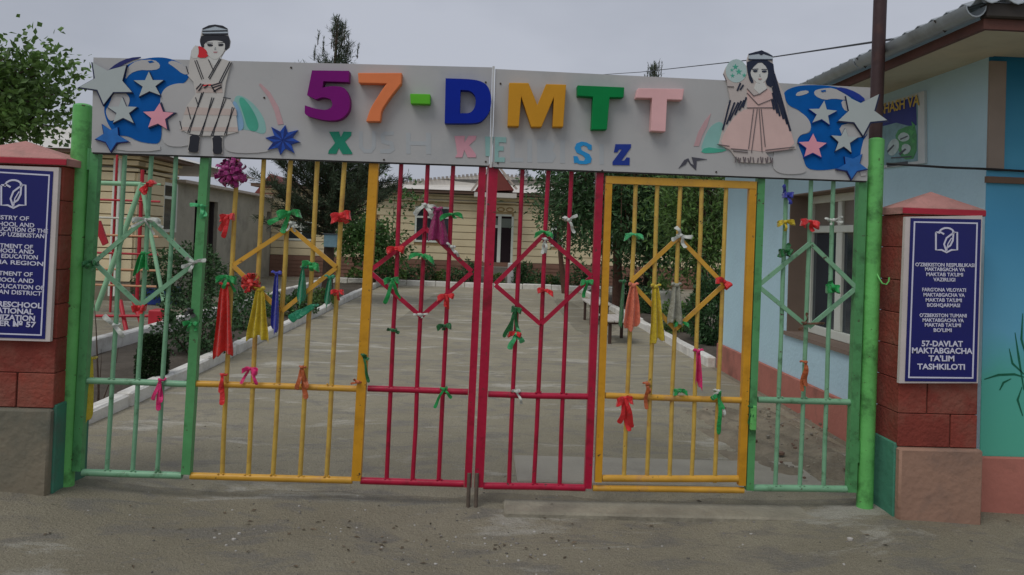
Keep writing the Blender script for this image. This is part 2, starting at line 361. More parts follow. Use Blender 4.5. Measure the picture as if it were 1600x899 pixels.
def diamond(l, t, r_, bt, m, root, y=-.016):
    P_ = [on(1, *q, y) for q in (l, t, r_, bt)]
    for i in range(4):
        a, c = P_[i], P_[(i+1) % 4]; d = (c-a).normalized(); b = MB(); b.sqbar(a+d*.004+Vector((0, -.0015*(i % 2), 0)), c-d*.004+Vector((0, -.0015*(i % 2), 0)), .026, .012); b.build('diamond_strip', m, root)
# left leaf
stile((150, 250), (122, 735), M['green'], LEAF_L, .05)
stile((322, 247), (292, 740), M['green'], LEAF_L, .052)
stile((585, 255), (557, 750), M['orange'], LEAF_L, .056)
stile((754, 262), (731, 760), M['red'], LEAF_L, .044)
for t, q in (((195, 245), (167, 735)), ((236, 245), (207, 737)), ((275, 247), (245, 738))): bar(t, q, M['lgreen'], LEAF_L, .014)
for t, q in (((371, 250), (346, 745)), ((412, 250), (387, 746)), ((454, 250), (426, 746)), ((496, 252), (469, 747)), ((538, 253), (510, 748))): bar(t, q, M['ybar'], LEAF_L, .0145)
for t, q in (((627, 257), (604, 748)), ((668, 258), (645, 750)), ((708, 260), (685, 752))): bar(t, q, M['red'], LEAF_L)
G_ = [gx(128, 600), gx(300, 600), gx(568, 606), gx(738, 614)]
for i, m in enumerate(('lgreen', 'yellow', 'red')):
    rail('middle_rail', G_[i]+.026, G_[i+1]-.026, ZR+.002, ZR-.003, M[m], LEAF_L, .019)
G_ = [gx(122, 738), gx(291, 743), gx(557, 750), gx(731, 758)]
for i, m in enumerate(('lgreen', 'yellow', 'red')):
    rail('bottom_rail', G_[i]+.026, G_[i+1]-.024, ZB+.01-.005*i, ZB+.005-.005*i, M[m], LEAF_L, .021)
diamond((147, 410), (230, 340), (304, 412), (219, 478), M['lgreen'], LEAF_L)
diamond((364, 415), (454, 356), (526, 418), (440, 487), M['yellow'], LEAF_L)
diamond((577, 424), (665, 357), (738, 425), (658, 495), M['red'], LEAF_L)
# right leaf
stile((771, 262), (748, 760), M['red'], LEAF_R, .056)
stile((937, 270), (918, 762), M['red'], LEAF_R, .044)
stile((1188, 280), (1170, 765), M['green'], LEAF_R, .044)
stile((1346, 284), (1329, 768), M['green'], LEAF_R, .052)
for t, q in (((817, 265), (795, 758)), ((857, 266), (834, 758)), ((893, 267), (874, 759))): bar(t, q, M['red'], LEAF_R)
for t, q in (((1229, 280), (1212, 765)), ((1268, 281), (1250, 765)), ((1303, 282), (1287, 765))): bar(t, q, M['lgreen'], LEAF_R, .014)
rail('middle_rail', gx(755, 616)+.03, gx(925, 620)-.022, ZR-.012, ZR-.01, M['red'], LEAF_R, .019)
rail('middle_rail', gx(1178, 625)+.024, gx(1335, 627)-.026, ZR, ZR, M['lgreen'], LEAF_R, .019)
rail('bottom_rail', gx(748, 760)+.028, gx(920, 762)-.022, ZB-.014, ZB-.012, M['red'], LEAF_R, .021)
rail('bottom_rail', gx(920, 762)+.024, gx(1168, 762)-.024, ZB-.012, ZB-.004, M['yellow'], LEAF_R, .019)
rail('bottom_rail', gx(1170, 760)+.024, gx(1329, 760)-.026, ZB+.012, ZB+.018, M['lgreen'], LEAF_R, .021)
diamond((773, 445), (850, 367), (925, 432), (845, 507), M['red'], LEAF_R)
diamond((1184, 447), (1266, 380), (1338, 450), (1263, 512), M['lgreen'], LEAF_R)
b = MB(); zz = .6; b.cbox((gx(1172, 660)-.014, -.05, on(1, 1172, 670, 0).z), (gx(1172, 660)+.024, -.0255, on(1, 1172, 632, 0).z), .006); b.build('latch', M['pgreen'], LEAF_R)
for x in (gx(732, 775), gx(744, 775)):
    b = MB(); b.tube([(x, -.03, -.09), (x, -.03, .2)], .012, 8); b.build('drop_bolt', mat('dusty_iron', (.13, .1, .075), .85, .3, 20, .3, 60), LEAF_L if x < gx(738, 775) else LEAF_R, 50)
b = MB(); b.sqbar((gx(763, 262), -.012, ZT), (gx(757, 410), -.012, on(1, 757, 410, 0).z), .013, .006); b.build('cover_strip', mat('pinkish_strip', A(190, 150, 155), .5, .2, 12), LEAF_R)
# wicket
stile((951, 272), (934, 755), M['orange'], WICKET, .042, ZB+.03, 2.03, .04, -.004)
stile((1175, 290), (1158, 752), M['orange'], WICKET, .044, ZB+.03, 2.03, .04, -.004)
rail('bottom_rail', gx(935, 747)+.022, gx(1159, 747)-.023, on(1, 935, 747, 0).z, on(1, 1159, 748, 0).z, M['yellow'], WICKET, .021, -.004)
xs, xe = gx(951, 277), gx(1175, 290)
b = MB(); b.sqbar((xs-.02, -.005, 2.008), (xe+.02, -.005, 2.008), .045, .044); b.build('top_rail', M['yellow'], WICKET)
for t, q in (((994, 282), (975, 745)), ((1028, 283), (1011, 745)), ((1063, 284), (1046, 746)), ((1097, 286), (1081, 746)), ((1135, 288), (1117, 747))): bar(t, q, M['ybar'], WICKET, .0135, .17, 1.985, 0)
rail('middle_rail', gx(940, 616)+.022, gx(1164, 622)-.023, ZR-.0, ZR-.006, M['yellow'], WICKET, .019, -.004)
diamond((985, 441), (1060, 371), (1131, 445), (1055, 515), M['yellow'], WICKET)

# ------------------------------------------------------------------ sign boards on top of the gate
BY = -.05
BOARD_L = thing('sign_board', (-1.15, BY, 2.06), 'white sign board with the boy figure and the raised 57- D', 'sign board')
BOARD_R = thing('sign_board', (1.2, BY, 2.06), 'white sign board with the girl figure and the raised M T T', 'sign board')
def bfr(y): return lambda px, py: on(1, px, py, y)
def decal(name, loops, m, root, lift=1, thick=None, z=None):
    """printed or cut-out shape on the board, measured on its front plane; lift = layer"""
    if not isinstance(loops[0][0], (tuple, list)): loops = [loops]
    y = BY-.0013*lift if z is None else BY-z
    b = MB(); b.prism(loops, bfr(y), (0, -1, 0), thick if thick else (BY-y)+.0004*0+.0006); return b.build(name, m if not isinstance(m, str) else M[m], root)
def Z(x0, y0, k, pts): return [(x0+x/k, y0+y/k) for x, y in pts]
for root, pts in ((BOARD_L, [(146, 90), (769, 105.5), (764, 259), (143, 238)]), (BOARD_R, [(774, 108), (1360, 137), (1355, 283), (769, 261)])):
    b = MB(); b.prism([pts], bfr(BY), (0, -1, 0), .02); b.build('panel', M['board'], root)
    (x0, y0), (x1, y1), (x2, y2), (x3, y3) = pts
    b = MB(); p, q = on(1, x0, y0, BY+.012), on(1, x1, y1, BY+.012); b.sqbar(p+Vector((.01, .022, -.02)), q+Vector((-.01, .022, -.02)), .025, .02)
    p, q = on(1, x3, y3, BY+.012), on(1, x2, y2, BY+.012); b.sqbar(p+Vector((.01, .0, .0)), q+Vector((-.01, .0, .0)), .02, .014); b.build('backing_rail', mat('dark_steel', (.03, .028, .026), .6), root)
b = MB(); b.sqbar(on(1, 771.3, 104, BY-.004), on(1, 766.5, 262, BY-.004), .014, .012); b.build('edge_trim', M['white'], BOARD_L)
for px, py, rt in ((455, 106, 0), (413, 153, 0), (759, 129, 0), (782, 131, 1), (941, 267, 1), (1119, 269, 1), (759, 253, 0), (778, 255, 1), (600, 250, 0)):
    p = on(1, px, py, BY); b = MB(); b.tube([p+Vector((0, .001, 0)), p+Vector((0, -.004, 0))], .006, 8); b.build('screw', mat('rusty_iron', (.05, .036, .028), .8), (BOARD_L, BOARD_R)[rt])
DB = mat('print_blue', A(0, 72, 136), .6, .14, 9, spec=.15); DB2 = mat('print_deep_blue', A(10, 40, 120), .45, .15, 9); NAVY = mat('print_navy', A(22, 28, 84), .45, .1)
CLOUD = mat('print_cloud', A(150, 149, 148), .5, .04, 5); TEAL = mat('print_teal', A(112, 152, 146), .5, .12, 4); TEAL2 = mat('print_deep_teal', A(58, 140, 118), .5, .15, 5); SKYB = mat('print_sky_blue', A(108, 140, 165), .5, .1, 5)
PINKF = mat('print_faded_pink', A(160, 130, 132), .5, .1, 8); STARW = mat('star_board_white', A(146, 154, 153), .5, .05, 5); STARP = mat('star_board_pink', A(190, 130, 142), .5, .06, 6); STARB = mat('star_board_blue', A(28, 88, 150), .4, .25, 14)
EDGE = mat('star_edge_navy', A(24, 30, 60), .5, .1)
def grow(p, k, dx=0, dy=0):
    cx = sum(a for a, _ in p)/len(p); cy = sum(c for _, c in p)/len(p); return [(cx+(a-cx)*k+dx, cy+(c-cy)*k+dy) for a, c in p]
def star5(tips, inner=.42):
    cx = sum(a for a, _ in tips)/5; cy = sum(c for _, c in tips)/5; o = []
    for i in range(5):
        a, c = tips[i], tips[(i+1) % 5]; mx_, my_ = (a[0]+c[0])/2-cx, (a[1]+c[1])/2-cy; k = inner*((math.hypot(a[0]-cx, a[1]-cy)+math.hypot(c[0]-cx, c[1]-cy))/2)/math.hypot(mx_, my_)
        o += [a, (cx+mx_*k, cy+my_*k)]
    return o
def star(pts, face, root, lift, edge=EDGE, k=1.06, dx=0, dy=1, label=None):
    s_ = decal('star', grow(pts, k, dx, dy), edge, root, z=.012+.003*lift, thick=.0125+.003*lift)
    f_ = decal('star_face', pts, face, s_, z=.0135+.003*lift, thick=.0025)
    if label: s_['label'] = label
    return s_
zl = lambda p: Z(120, 80, 5.29, p)
# left globe, clouds and stars
decal('globe', zl(smoothpoly([(215, 455), (300, 250), (360, 150), (470, 85), (620, 50), (760, 55), (880, 110), (935, 190), (900, 260), (800, 300), (720, 420), (700, 560), (700, 765), (600, 765), (500, 745), (420, 700), (330, 700), (250, 600)], 2)), DB, BOARD_L, 2)
decal('globe_shade', zl(smoothpoly([(250, 165), (330, 100), (430, 55), (560, 45), (430, 85), (310, 155)], 1)), NAVY, BOARD_L, 3)
decal('continent', zl(smoothpoly([(420, 130), (500, 75), (640, 70), (690, 110), (680, 150), (600, 160), (520, 155), (440, 185), (400, 240), (410, 180)], 1)), CLOUD, BOARD_L, 3)
decal('continent', zl(smoothpoly([(745, 95), (800, 75), (890, 120), (930, 190), (880, 195), (800, 130)], 1)), CLOUD, BOARD_L, 3)
decal('continent', zl([(585, 85), (620, 78), (640, 92), (600, 100)]), DB, BOARD_L, 4)
decal('cloud', zl(smoothpoly([(690, 380), (720, 310), (800, 270), (900, 265), (1010, 300), (1080, 420), (1060, 640), (960, 790), (700, 790), (720, 600), (690, 470)], 2)), CLOUD, BOARD_L, 4)
decal('cloud', zl(smoothpoly([(270, 440), (300, 345), (380, 330), (440, 380), (430, 450), (380, 500), (280, 600), (230, 500)], 2)), CLOUD, BOARD_L, 4)
decal('cloud', zl(smoothpoly([(330, 780), (430, 735), (560, 770), (690, 775), (690, 830), (330, 825)], 1)), CLOUD, BOARD_L, 4)
star(zl([(130, 95), (250, 160), (408, 118), (375, 245), (455, 338), (300, 338), (222, 440), (170, 320), (20, 298), (150, 225)]), STARW, BOARD_L, 2, dx=-.8, label='big white star with a navy edge')
star(zl(star5([(595, 170), (715, 240), (690, 365), (515, 375), (470, 242)])), STARW, BOARD_L, 1, dx=.4, dy=.8)
star(zl(star5([(375, 380), (495, 462), (470, 595), (300, 592), (255, 462)])), STARW, BOARD_L, 1, dx=.3)
star(zl(star5([(685, 430), (800, 510), (745, 645), (590, 630), (548, 502)], .46)), STARP, BOARD_L, 1, EDGE, 1.1, 2, .5, label='pink star')
star(zl(star5([(210, 605), (335, 630), (425, 745), (280, 825), (155, 725)], .5)), STARB, BOARD_L, 1, NAVY, 1.08, label='blue star')
# rainbow and comet beside the boy
zb = lambda p: Z(260, 30, 4.086, p)
decal('rainbow_band', zb(smoothpoly([(425, 505), (470, 480), (560, 540), (630, 640), (640, 745), (540, 710), (430, 700)], 2)), TEAL, BOARD_L, 1)
decal('rainbow_band', zb(smoothpoly([(460, 520), (480, 490), (540, 560), (590, 660), (580, 720), (520, 710), (490, 600)], 2)), TEAL2, BOARD_L, 2)
decal('rainbow_band', zb(smoothpoly([(420, 530), (440, 520), (480, 600), (500, 700), (450, 720), (430, 640)], 2)), SKYB, BOARD_L, 3)
decal('cloud', zb(smoothpoly([(360, 800), (400, 720), (520, 705), (600, 750), (680, 780), (690, 850), (400, 860)], 2)), CLOUD, BOARD_L, 4)
decal('comet_tail', zb([(590, 420), (600, 410), (660, 465), (715, 560), (748, 670), (712, 675), (690, 590), (650, 500)]), PINKF, BOARD_L, 2)
pts = []
for i in range(8):
    a = R(-90+45*i+8); ro = 112 if i % 2 == 0 else 122; pts += [(742+ro*math.cos(a), 772+ro*.86*math.sin(a)), (742+62*math.cos(a+R(22.5)), 772+56*math.sin(a+R(22.5)))]
fs = decal('star', zb(pts), mat('foil_blue', A(24, 62, 140), .25, .3, 30, .3, 30), BOARD_L, z=.012, thick=.012); fs['label'] = 'eight pointed faceted blue star'
for i in range(8):
    a = R(-90+45*i+8); ro = 108 if i % 2 == 0 else 118
    decal('facet', zb([(742, 772), (742+ro*math.cos(a), 772+ro*.86*math.sin(a)), (742+58*math.cos(a+R(22.5)), 772+52*math.sin(a+R(22.5)))]), mat('foil_dark_blue', A(14, 36, 96), .25, .3, 30), fs, z=.0135, thick=.002)
# ---- the boy (flat cut-out)
SKIN = mat('print_skin', A(172, 172, 168), .5, .04); ROBE = mat('print_robe', A(162, 159, 154), .55, .06, 10); ROBE2 = mat('print_robe_band', A(160, 146, 139), .55, .06, 10); BLK = mat('print_black', A(26, 28, 36), .5, .1); REDP = mat('print_red', A(176, 24, 34), .5, .12); HATW = mat('print_hat_white', A(150, 160, 168), .5, .05)
sil = [(228, 62), (270, 40), (310, 34), (360, 42), (390, 62), (393, 100), (408, 140), (402, 180), (372, 205), (345, 250), (415, 272), (380, 400), (365, 500), (410, 520), (440, 570), (458, 720), (358, 745), (358, 860), (295, 858), (288, 745), (216, 745), (203, 850), (135, 846), (148, 735), (85, 700), (130, 555), (185, 480), (172, 400), (135, 360), (150, 255), (160, 200), (185, 168), (222, 178), (212, 140)]
boy = decal('boy_figure', zb(sil), ROBE, BOARD_L, z=.010, thick=.010)
boy['label'] = 'flat painted boy in striped robe and skullcap'
lay = lambda nm, p, m, k=1, root=None: decal(nm, zb(p), m, root or boy, z=.010+.0013*k, thick=.0012+.0013*(k-1))
lay('hair', smoothpoly([(212, 140), (226, 98), (392, 98), (408, 140), (402, 182), (372, 206), (370, 150), (240, 150), (240, 185), (222, 178)], 1), BLK)
lay('face', smoothpoly([(240, 152), (290, 136), (340, 138), (374, 150), (374, 196), (345, 240), (312, 262), (280, 245), (252, 215)], 2), SKIN, 2)
lay('neck', [(270, 245), (350, 235), (345, 255), (305, 300), (272, 262)], SKIN, 1)
lay('skullcap', smoothpoly([(228, 62), (270, 40), (310, 34), (360, 42), (390, 62), (393, 100), (228, 98)], 1), HATW, 2)
for p in ([(229, 60), (270, 40), (310, 35), (360, 42), (390, 60), (388, 66), (310, 46), (232, 67)], [(229, 74), (390, 70), (391, 79), (229, 82)], [(229, 92), (392, 90), (393, 101), (229, 101)]): lay('skullcap_band', p, BLK, 3)
for p in ([(256, 158), (296, 160), (296, 174), (268, 176)], [(328, 160), (366, 156), (362, 172), (334, 174)]): lay('eye', smoothpoly(p, 1), BLK, 3)
lay('eyebrow', [(254, 150), (296, 151), (296, 154), (254, 154)], BLK, 3); lay('eyebrow', [(328, 151), (368, 147), (368, 151), (328, 154)], BLK, 3)
lay('mouth', [(298, 208), (326, 207), (322, 216), (302, 216)], mat('print_lip', A(150, 110, 112), .5), 3); lay('nose', [(309, 178), (314, 178), (318, 196), (306, 197)], mat('print_grey', A(130, 134, 134), .5), 3)
lay('raised_hand', smoothpoly([(158, 250), (160, 200), (182, 168), (206, 172), (205, 250)], 1), SKIN, 1)
lay('red_cloth', smoothpoly([(200, 170), (228, 178), (262, 205), (266, 246), (195, 248), (210, 210)], 1), REDP, 2)
def stroke2(p, q, wd):
    dx, dy = q[0]-p[0], q[1]-p[1]; n_ = math.hypot(dx, dy); ox, oy = -dy/n_*wd/2, dx/n_*wd/2; return [(p[0]+ox, p[1]+oy), (q[0]+ox, q[1]+oy), (q[0]-ox, q[1]-oy), (p[0]-ox, p[1]-oy)]
for p, q in (((180, 265), (225, 385)), ((192, 262), (236, 380)), ((348, 255), (275, 385)), ((340, 250), (268, 375)), ((268, 258), (300, 330)), ((414, 278), (340, 425)), ((404, 272), (332, 412)), ((125, 300), (140, 350)),
             ((237, 465), (135, 725)), ((225, 470), (146, 728)), ((303, 502), (212, 745)), ((290, 500), (224, 745)), ((380, 508), (284, 745)), ((366, 506), (296, 745)), ((432, 565), (370, 738)), ((420, 562), (382, 738)), ((185, 500), (205, 560)), ((135, 560), (155, 640)), ((85, 650), (98, 705)), ((148, 735), (216, 746)), ((288, 746), (358, 746)), ((362, 500), (410, 508))):
    lay('robe_stripe', stroke2(p, q, 5), BLK, 2)
for p in ([(130, 560), (445, 575), (450, 615), (110, 610)], [(100, 690), (455, 690), (456, 720), (90, 712)], [(190, 430), (350, 430), (360, 470), (190, 470)]): lay('robe_band', p, ROBE2, 1)
lay('sash', smoothpoly([(190, 450), (215, 410), (290, 415), (350, 400), (352, 435), (310, 465), (280, 430), (230, 435), (200, 462)], 1), ROBE2, 3)
for p, q in (((190, 448), (222, 412)), ((205, 458), (236, 415)), ((240, 440), (268, 420)), ((285, 425), (352, 405)), ((290, 440), (350, 420)), ((300, 462), (352, 432)), ((283, 420), (312, 466))): lay('sash_stripe', stroke2(p, q, 8), BLK, 4)
lay('sash_stripe', stroke2((232, 425), (286, 420), 8), REDP, 4)
for p in ([(150, 738), (216, 742), (206, 800), (203, 850), (180, 853), (135, 846), (148, 790)], [(290, 748), (356, 748), (352, 800), (358, 858), (320, 864), (295, 856), (298, 800)]): lay('boot', smoothpoly(p, 1), BLK, 2)

# ---- right globe and stars
zr = lambda p: Z(1200, 120, 5.45, p)
decal('globe', zr(smoothpoly([(130, 130), (220, 85), (340, 70), (520, 75), (680, 110), (800, 190), (850, 300), (850, 520), (760, 740), (560, 790), (420, 800), (325, 780), (300, 680), (250, 560), (255, 500), (370, 480), (360, 400), (280, 290), (180, 250), (150, 200)], 2)), DB, BOARD_R, 2)
decal('globe_shade', zr(smoothpoly([(560, 95), (640, 90), (760, 135), (840, 200), (780, 215), (680, 150)], 1)), DB2, BOARD_R, 4)
for p in ([(230, 160), (260, 125), (340, 115), (350, 140), (270, 165)], [(390, 120), (460, 100), (560, 95), (660, 150), (720, 190), (660, 200), (560, 185), (480, 200), (400, 165)], [(620, 200), (700, 210), (690, 300), (640, 280)]): decal('continent', zr(smoothpoly(p, 1)), CLOUD, BOARD_R, 3)
decal('continent', zr([(450, 118), (490, 112), (495, 126), (460, 132)]), DB, BOARD_R, 5)
decal('cloud', zr(smoothpoly([(150, 290), (260, 285), (360, 370), (370, 470), (250, 500), (240, 640), (310, 760), (330, 830), (60, 830), (30, 700)], 2)), CLOUD, BOARD_R, 4)
decal('cloud', zr(smoothpoly([(600, 420), (720, 390), (850, 400), (850, 500), (770, 520), (640, 520)], 1)), CLOUD, BOARD_R, 4)
decal('cloud', zr(smoothpoly([(800, 560), (855, 480), (855, 840), (770, 850)], 1)), CLOUD, BOARD_R, 4)
star(zr([(665, 165), (790, 225), (945, 150), (905, 290), (1015, 370), (870, 385), (810, 500), (735, 388), (600, 375), (690, 290)]), STARW, BOARD_R, 2, dx=.8, dy=1.5, label='big white star with a navy edge')
star(zr(star5([(480, 205), (588, 290), (525, 408), (380, 390), (350, 275)])), STARW, BOARD_R, 1, DB2, 1.04)
star(zr(star5([(385, 485), (500, 565), (455, 685), (310, 680), (263, 558)], .46)), STARP, BOARD_R, 1, DB2, 1.07, label='pink star')
star(zr(star5([(660, 438), (768, 515), (710, 645), (575, 632), (540, 500)])), STARW, BOARD_R, 1)
star(zr(star5([(800, 660), (845, 785), (712, 870), (588, 785), (655, 680)], .5)), STARB, BOARD_R, 1, NAVY, 1.08, label='blue star')
# ---- the girl (flat cut-out)
zg = lambda p: Z(1050, 70, 4.385, p)
DRESS = mat('print_dress_pink', A(176, 150, 144), .55, .07, 9); BLOUSE = mat('print_blouse', A(158, 150, 145), .55, .05, 9); LINE = mat('print_line_grey', A(88, 80, 82), .5); INK = mat('print_ink_blue_black', A(20, 28, 48), .5)
decal('rainbow_band', zg(smoothpoly([(220, 640), (260, 560), (330, 520), (360, 560), (350, 640), (380, 700), (330, 740), (190, 740)], 2)), TEAL, BOARD_R, 1)
decal('rainbow_band', zg(smoothpoly([(190, 745), (230, 700), (330, 715), (385, 720), (330, 740)], 1)), TEAL2, BOARD_R, 2)
decal('comet_tail', zg([(150, 695), (180, 600), (225, 520), (268, 470), (240, 560), (205, 630), (185, 695)]), PINKF, BOARD_R, 2)
gs = [(525, 66), (570, 48), (615, 42), (660, 55), (690, 78), (692, 150), (720, 240), (770, 340), (815, 590), (800, 560), (845, 690), (850, 715), (640, 738), (690, 800), (640, 815), (470, 805), (430, 765), (400, 722), (320, 684), (345, 590), (380, 420), (400, 380), (385, 300), (375, 255), (352, 200), (370, 155), (400, 115), (440, 98), (490, 125), (515, 150), (512, 110)]
girl = decal('girl_figure', zg(gs), BLOUSE, BOARD_R, z=.010, thick=.010); girl['label'] = 'flat painted girl with long braids and pink dress'
lg = lambda nm, p, m, k=1: decal(nm, zg(p), m, girl, z=.010+.0013*k, thick=.0012+.0013*(k-1))
lg('skirt', smoothpoly([(515, 432), (690, 430), (760, 490), (805, 560), (850, 712), (640, 735), (520, 720), (410, 722), (330, 684), (360, 600), (430, 490)], 1), DRESS)
lg('vest', [(515, 300), (560, 350), (600, 345), (660, 300), (695, 340), (690, 430), (515, 432)], DRESS, 1)
lg('hair', smoothpoly([(516, 104), (692, 104), (705, 220), (690, 300), (636, 268), (660, 210), (655, 160), (605, 110), (545, 165), (535, 200), (565, 262), (535, 262), (512, 160)], 1), INK, 2)
lg('face', smoothpoly([(545, 165), (605, 112), (658, 160), (664, 212), (638, 250), (605, 272), (566, 250), (536, 205)], 2), SKIN, 1)
lg('neck', [(575, 262), (635, 262), (650, 300), (600, 338), (560, 300)], SKIN, 1)
lg('crown', smoothpoly([(525, 66), (570, 48), (615, 42), (660, 55), (690, 78), (690, 106), (525, 104)], 1), HATW, 3)
lg('crown_band', [(525, 62), (615, 38), (690, 76), (689, 83), (615, 60), (527, 72)], INK, 4); lg('crown_band', [(525, 98), (690, 99), (690, 106), (525, 105)], INK, 4)
lg('crown_band', smoothpoly([(595, 62), (612, 48), (630, 62), (612, 72)], 1), INK, 5)
for p in ([(552, 174), (590, 174), (582, 188), (560, 188)], [(614, 178), (652, 176), (646, 190), (620, 190)]): lg('eye', smoothpoly(p, 1), INK, 3)
lg('mouth', [(590, 232), (616, 232), (608, 240), (598, 240)], mat('print_lip', A(150, 110, 112), .5), 3); lg('nose', [(600, 200), (604, 200), (608, 216), (597, 217)], mat('print_grey', A(130, 134, 134), .5), 3)
for p in ([(548, 166), (592, 164), (592, 168), (550, 170)], [(614, 167), (654, 166), (654, 170), (614, 171)]): lg('eyebrow', p, INK, 3)
lg('fan', ring(440, 180, 72, 80, 24), mat('print_pale_teal', A(148, 166, 164), .5, .06, 9), 1)
for dx, dy, k in ((-5, -28, 22), (18, 5, 24), (-25, 32, 16), (55, 30, 16), (-30, -6, 12)): lg('fan_flower', [(440+dx+(k if i % 2 == 0 else k*.4)*math.cos(R(36*i-90)), 180+dy+(k if i % 2 == 0 else k*.4)*math.sin(R(36*i-90))) for i in range(10)], TEAL2, 2)
for i, (p, q) in enumerate((((700, 200), (812, 592)), ((694, 225), (790, 545)), ((690, 250), (765, 510)), ((690, 290), (740, 490)), ((690, 330), (722, 470)), ((684, 370), (700, 445)), ((400, 380), (348, 585)), ((430, 395), (375, 545)), ((455, 395), (395, 520)), ((475, 385), (432, 480)), ((495, 380), (462, 450)), ((510, 360), (487, 430)), ((470, 262), (448, 315)), ((490, 275), (468, 310)))):
    lg('braid', stroke2(p, q, 13 if i < 6 else 11), INK, 3)
for p, q in (((515, 300), (560, 350)), ((555, 352), (600, 338)), ((600, 338), (652, 302)), ((515, 330), (590, 410)), ((590, 412), (692, 370)), ((515, 432), (690, 431)), ((560, 440), (525, 715)), ((585, 440), (545, 740)), ((598, 440), (618, 735)), ((612, 440), (640, 700)), ((405, 712), (520, 722)), ((640, 722), (840, 700)), ((420, 728), (520, 738)), ((650, 740), (830, 716)), ((310, 682), (395, 695)), ((380, 286), (425, 288)), ((352, 200), (375, 250))):
    lg('dress_line', stroke2(p, q, 4.5), LINE, 4)
for i, x in enumerate((440, 455, 470, 490, 505, 522, 540, 556, 592, 608, 624, 642, 658, 674, 690)):
    lg('trouser_hem', stroke2((x, 768+4*(i % 3)), (x+(6 if i % 2 else -5), 808+3*(i % 2)), 6), LINE, 4)
decal('star_outline', Z(1050, 70, 4.385, [(45, 848), (85, 790), (112, 778), (130, 815), (150, 825), (135, 770), (240, 785), (170, 796), (165, 860), (125, 822), (108, 795), (95, 820)]), mat('print_line_dark', A(58, 58, 66), .5), BOARD_R, 3)

# ---- raised letters
z3 = lambda p: Z(470, 95, 5.161, p); z4 = lambda p: Z(760, 110, 4.848, p)
def letter(nm, loops, c, root, dep=.062, label=None):
    loops = [loops] if not isinstance(loops[0][0], (tuple, list)) else loops
    m = mat('letter_'+nm, A(*c), .55, .08, 6, .05, 20, spec=.18)
    b = MB(); b.prism(loops, bfr(BY-dep), (0, -1, 0), dep-.0005); o = b.build('letter', m, root); o['label'] = label
    bv = o.modifiers.new('bevel', 'BEVEL'); bv.width = .004; bv.segments = 2; bv.limit_method = 'ANGLE'; bv.angle_limit = R(50); return o
def mixpoly(p):
    """points flagged with a third value are rounded corners"""
    o = []
    for i, q in enumerate(p):
        if len(q) == 2: o.append(q); continue
        a, c = p[i-1], p[(i+1) % len(p)]; k = q[2]
        for t in (0, .25, .5, .75, 1):
            s0 = (q[0]+(a[0]-q[0])*k, q[1]+(a[1]-q[1])*k); s1 = (q[0]+(c[0]-q[0])*k, q[1]+(c[1]-q[1])*k)
            o.append(((1-t)**2*s0[0]+2*t*(1-t)*q[0]+t*t*s1[0], (1-t)**2*s0[1]+2*t*(1-t)*q[1]+t*t*s1[1]))
    return o
letter('five', z3(mixpoly([(90, 78), (388, 82), (386, 172), (182, 166), (174, 218), (250, 202, .45), (355, 212, .45), (398, 300, .45), (392, 410, .45), (315, 482, .45), (190, 484, .45), (30, 440, .3), (32, 360), (120, 388, .4), (205, 400, .4), (258, 370, .45), (246, 310, .45), (180, 292, .4), (120, 312), (50, 278)])), (98, 8, 92), BOARD_L, label='purple raised 5')
letter('seven', z3(mixpoly([(460, 98), (815, 98), (808, 185), (720, 295, .3), (650, 400, .3), (640, 490), (525, 490), (560, 385, .3), (650, 240, .3), (692, 185), (465, 180)])), (236, 134, 84), BOARD_L, label='orange raised 7')
letter('hyphen', z3([(880, 266), (1045, 270), (1043, 350), (885, 346)]), (76, 150, 36), BOARD_L, label='green raised hyphen')
letter('d', [z3(mixpoly([(1168, 142), (1400, 150, .4), (1505, 185, .5), (1542, 300, .5), (1525, 420, .5), (1450, 498, .4), (1360, 505), (1160, 505)])), z3(mixpoly([(1288, 236), (1360, 238, .4), (1412, 280, .5), (1410, 370, .5), (1370, 424, .4), (1282, 424)]))[::-1]], (0, 28, 122), BOARD_L, label='dark blue raised D')
letter('m', z4([(172, 94), (320, 96), (386, 262), (452, 104), (605, 108), (582, 430), (502, 430), (512, 205), (418, 430), (340, 430), (264, 200), (246, 426), (160, 424)]), (166, 118, 30), BOARD_R, label='golden yellow raised M')
letter('t', z4([(690, 114), (1046, 130), (1040, 206), (934, 206), (914, 450), (796, 450), (808, 202), (690, 194)]), (0, 104, 52), BOARD_R, label='green raised T')
letter('tee', z4([(1150, 136), (1500, 140), (1486, 226), (1370, 222), (1358, 466), (1246, 460), (1256, 212), (1132, 210)]), (236, 186, 186), BOARD_R, label='pink raised T')
# ---- second row, X..K E...S.Z still coloured, the rest bleached
def small(p, c, root, lab, nm): 
    o = decal('letter', p, mat('print_'+nm, A(*c), .5, .1, 12), root, z=.004, thick=.004); o['label'] = lab; return o
small(z3([(228, 574), (308, 572), (322, 618), (345, 572), (408, 574), (405, 604), (356, 652), (414, 742), (412, 754), (336, 754), (306, 702), (286, 752), (220, 750), (226, 724), (276, 664)]), (12, 110, 86), BOARD_L, 'green letter X', 'x')
small(z3([(1240, 608), (1322, 606), (1320, 660), (1352, 606), (1416, 606), (1410, 636), (1358, 682), (1412, 756), (1414, 780), (1345, 780), (1318, 720), (1302, 780), (1246, 780), (1262, 750)]), (176, 128, 138), BOARD_L, 'faded pink letter K', 'k')
ET = (116, 150, 146)
small(z3([(1486, 612), (1556, 614), (1545, 690), (1540, 772), (1490, 770)]), ET, BOARD_L, 'faded teal half of letter E', 'e'); small(z4([(66, 505), (150, 508), (150, 548), (95, 545), (94, 575), (130, 576), (130, 610), (92, 610), (90, 660), (140, 660), (138, 696), (62, 694)]), ET, BOARD_R, 'faded teal half of letter E', 'e')
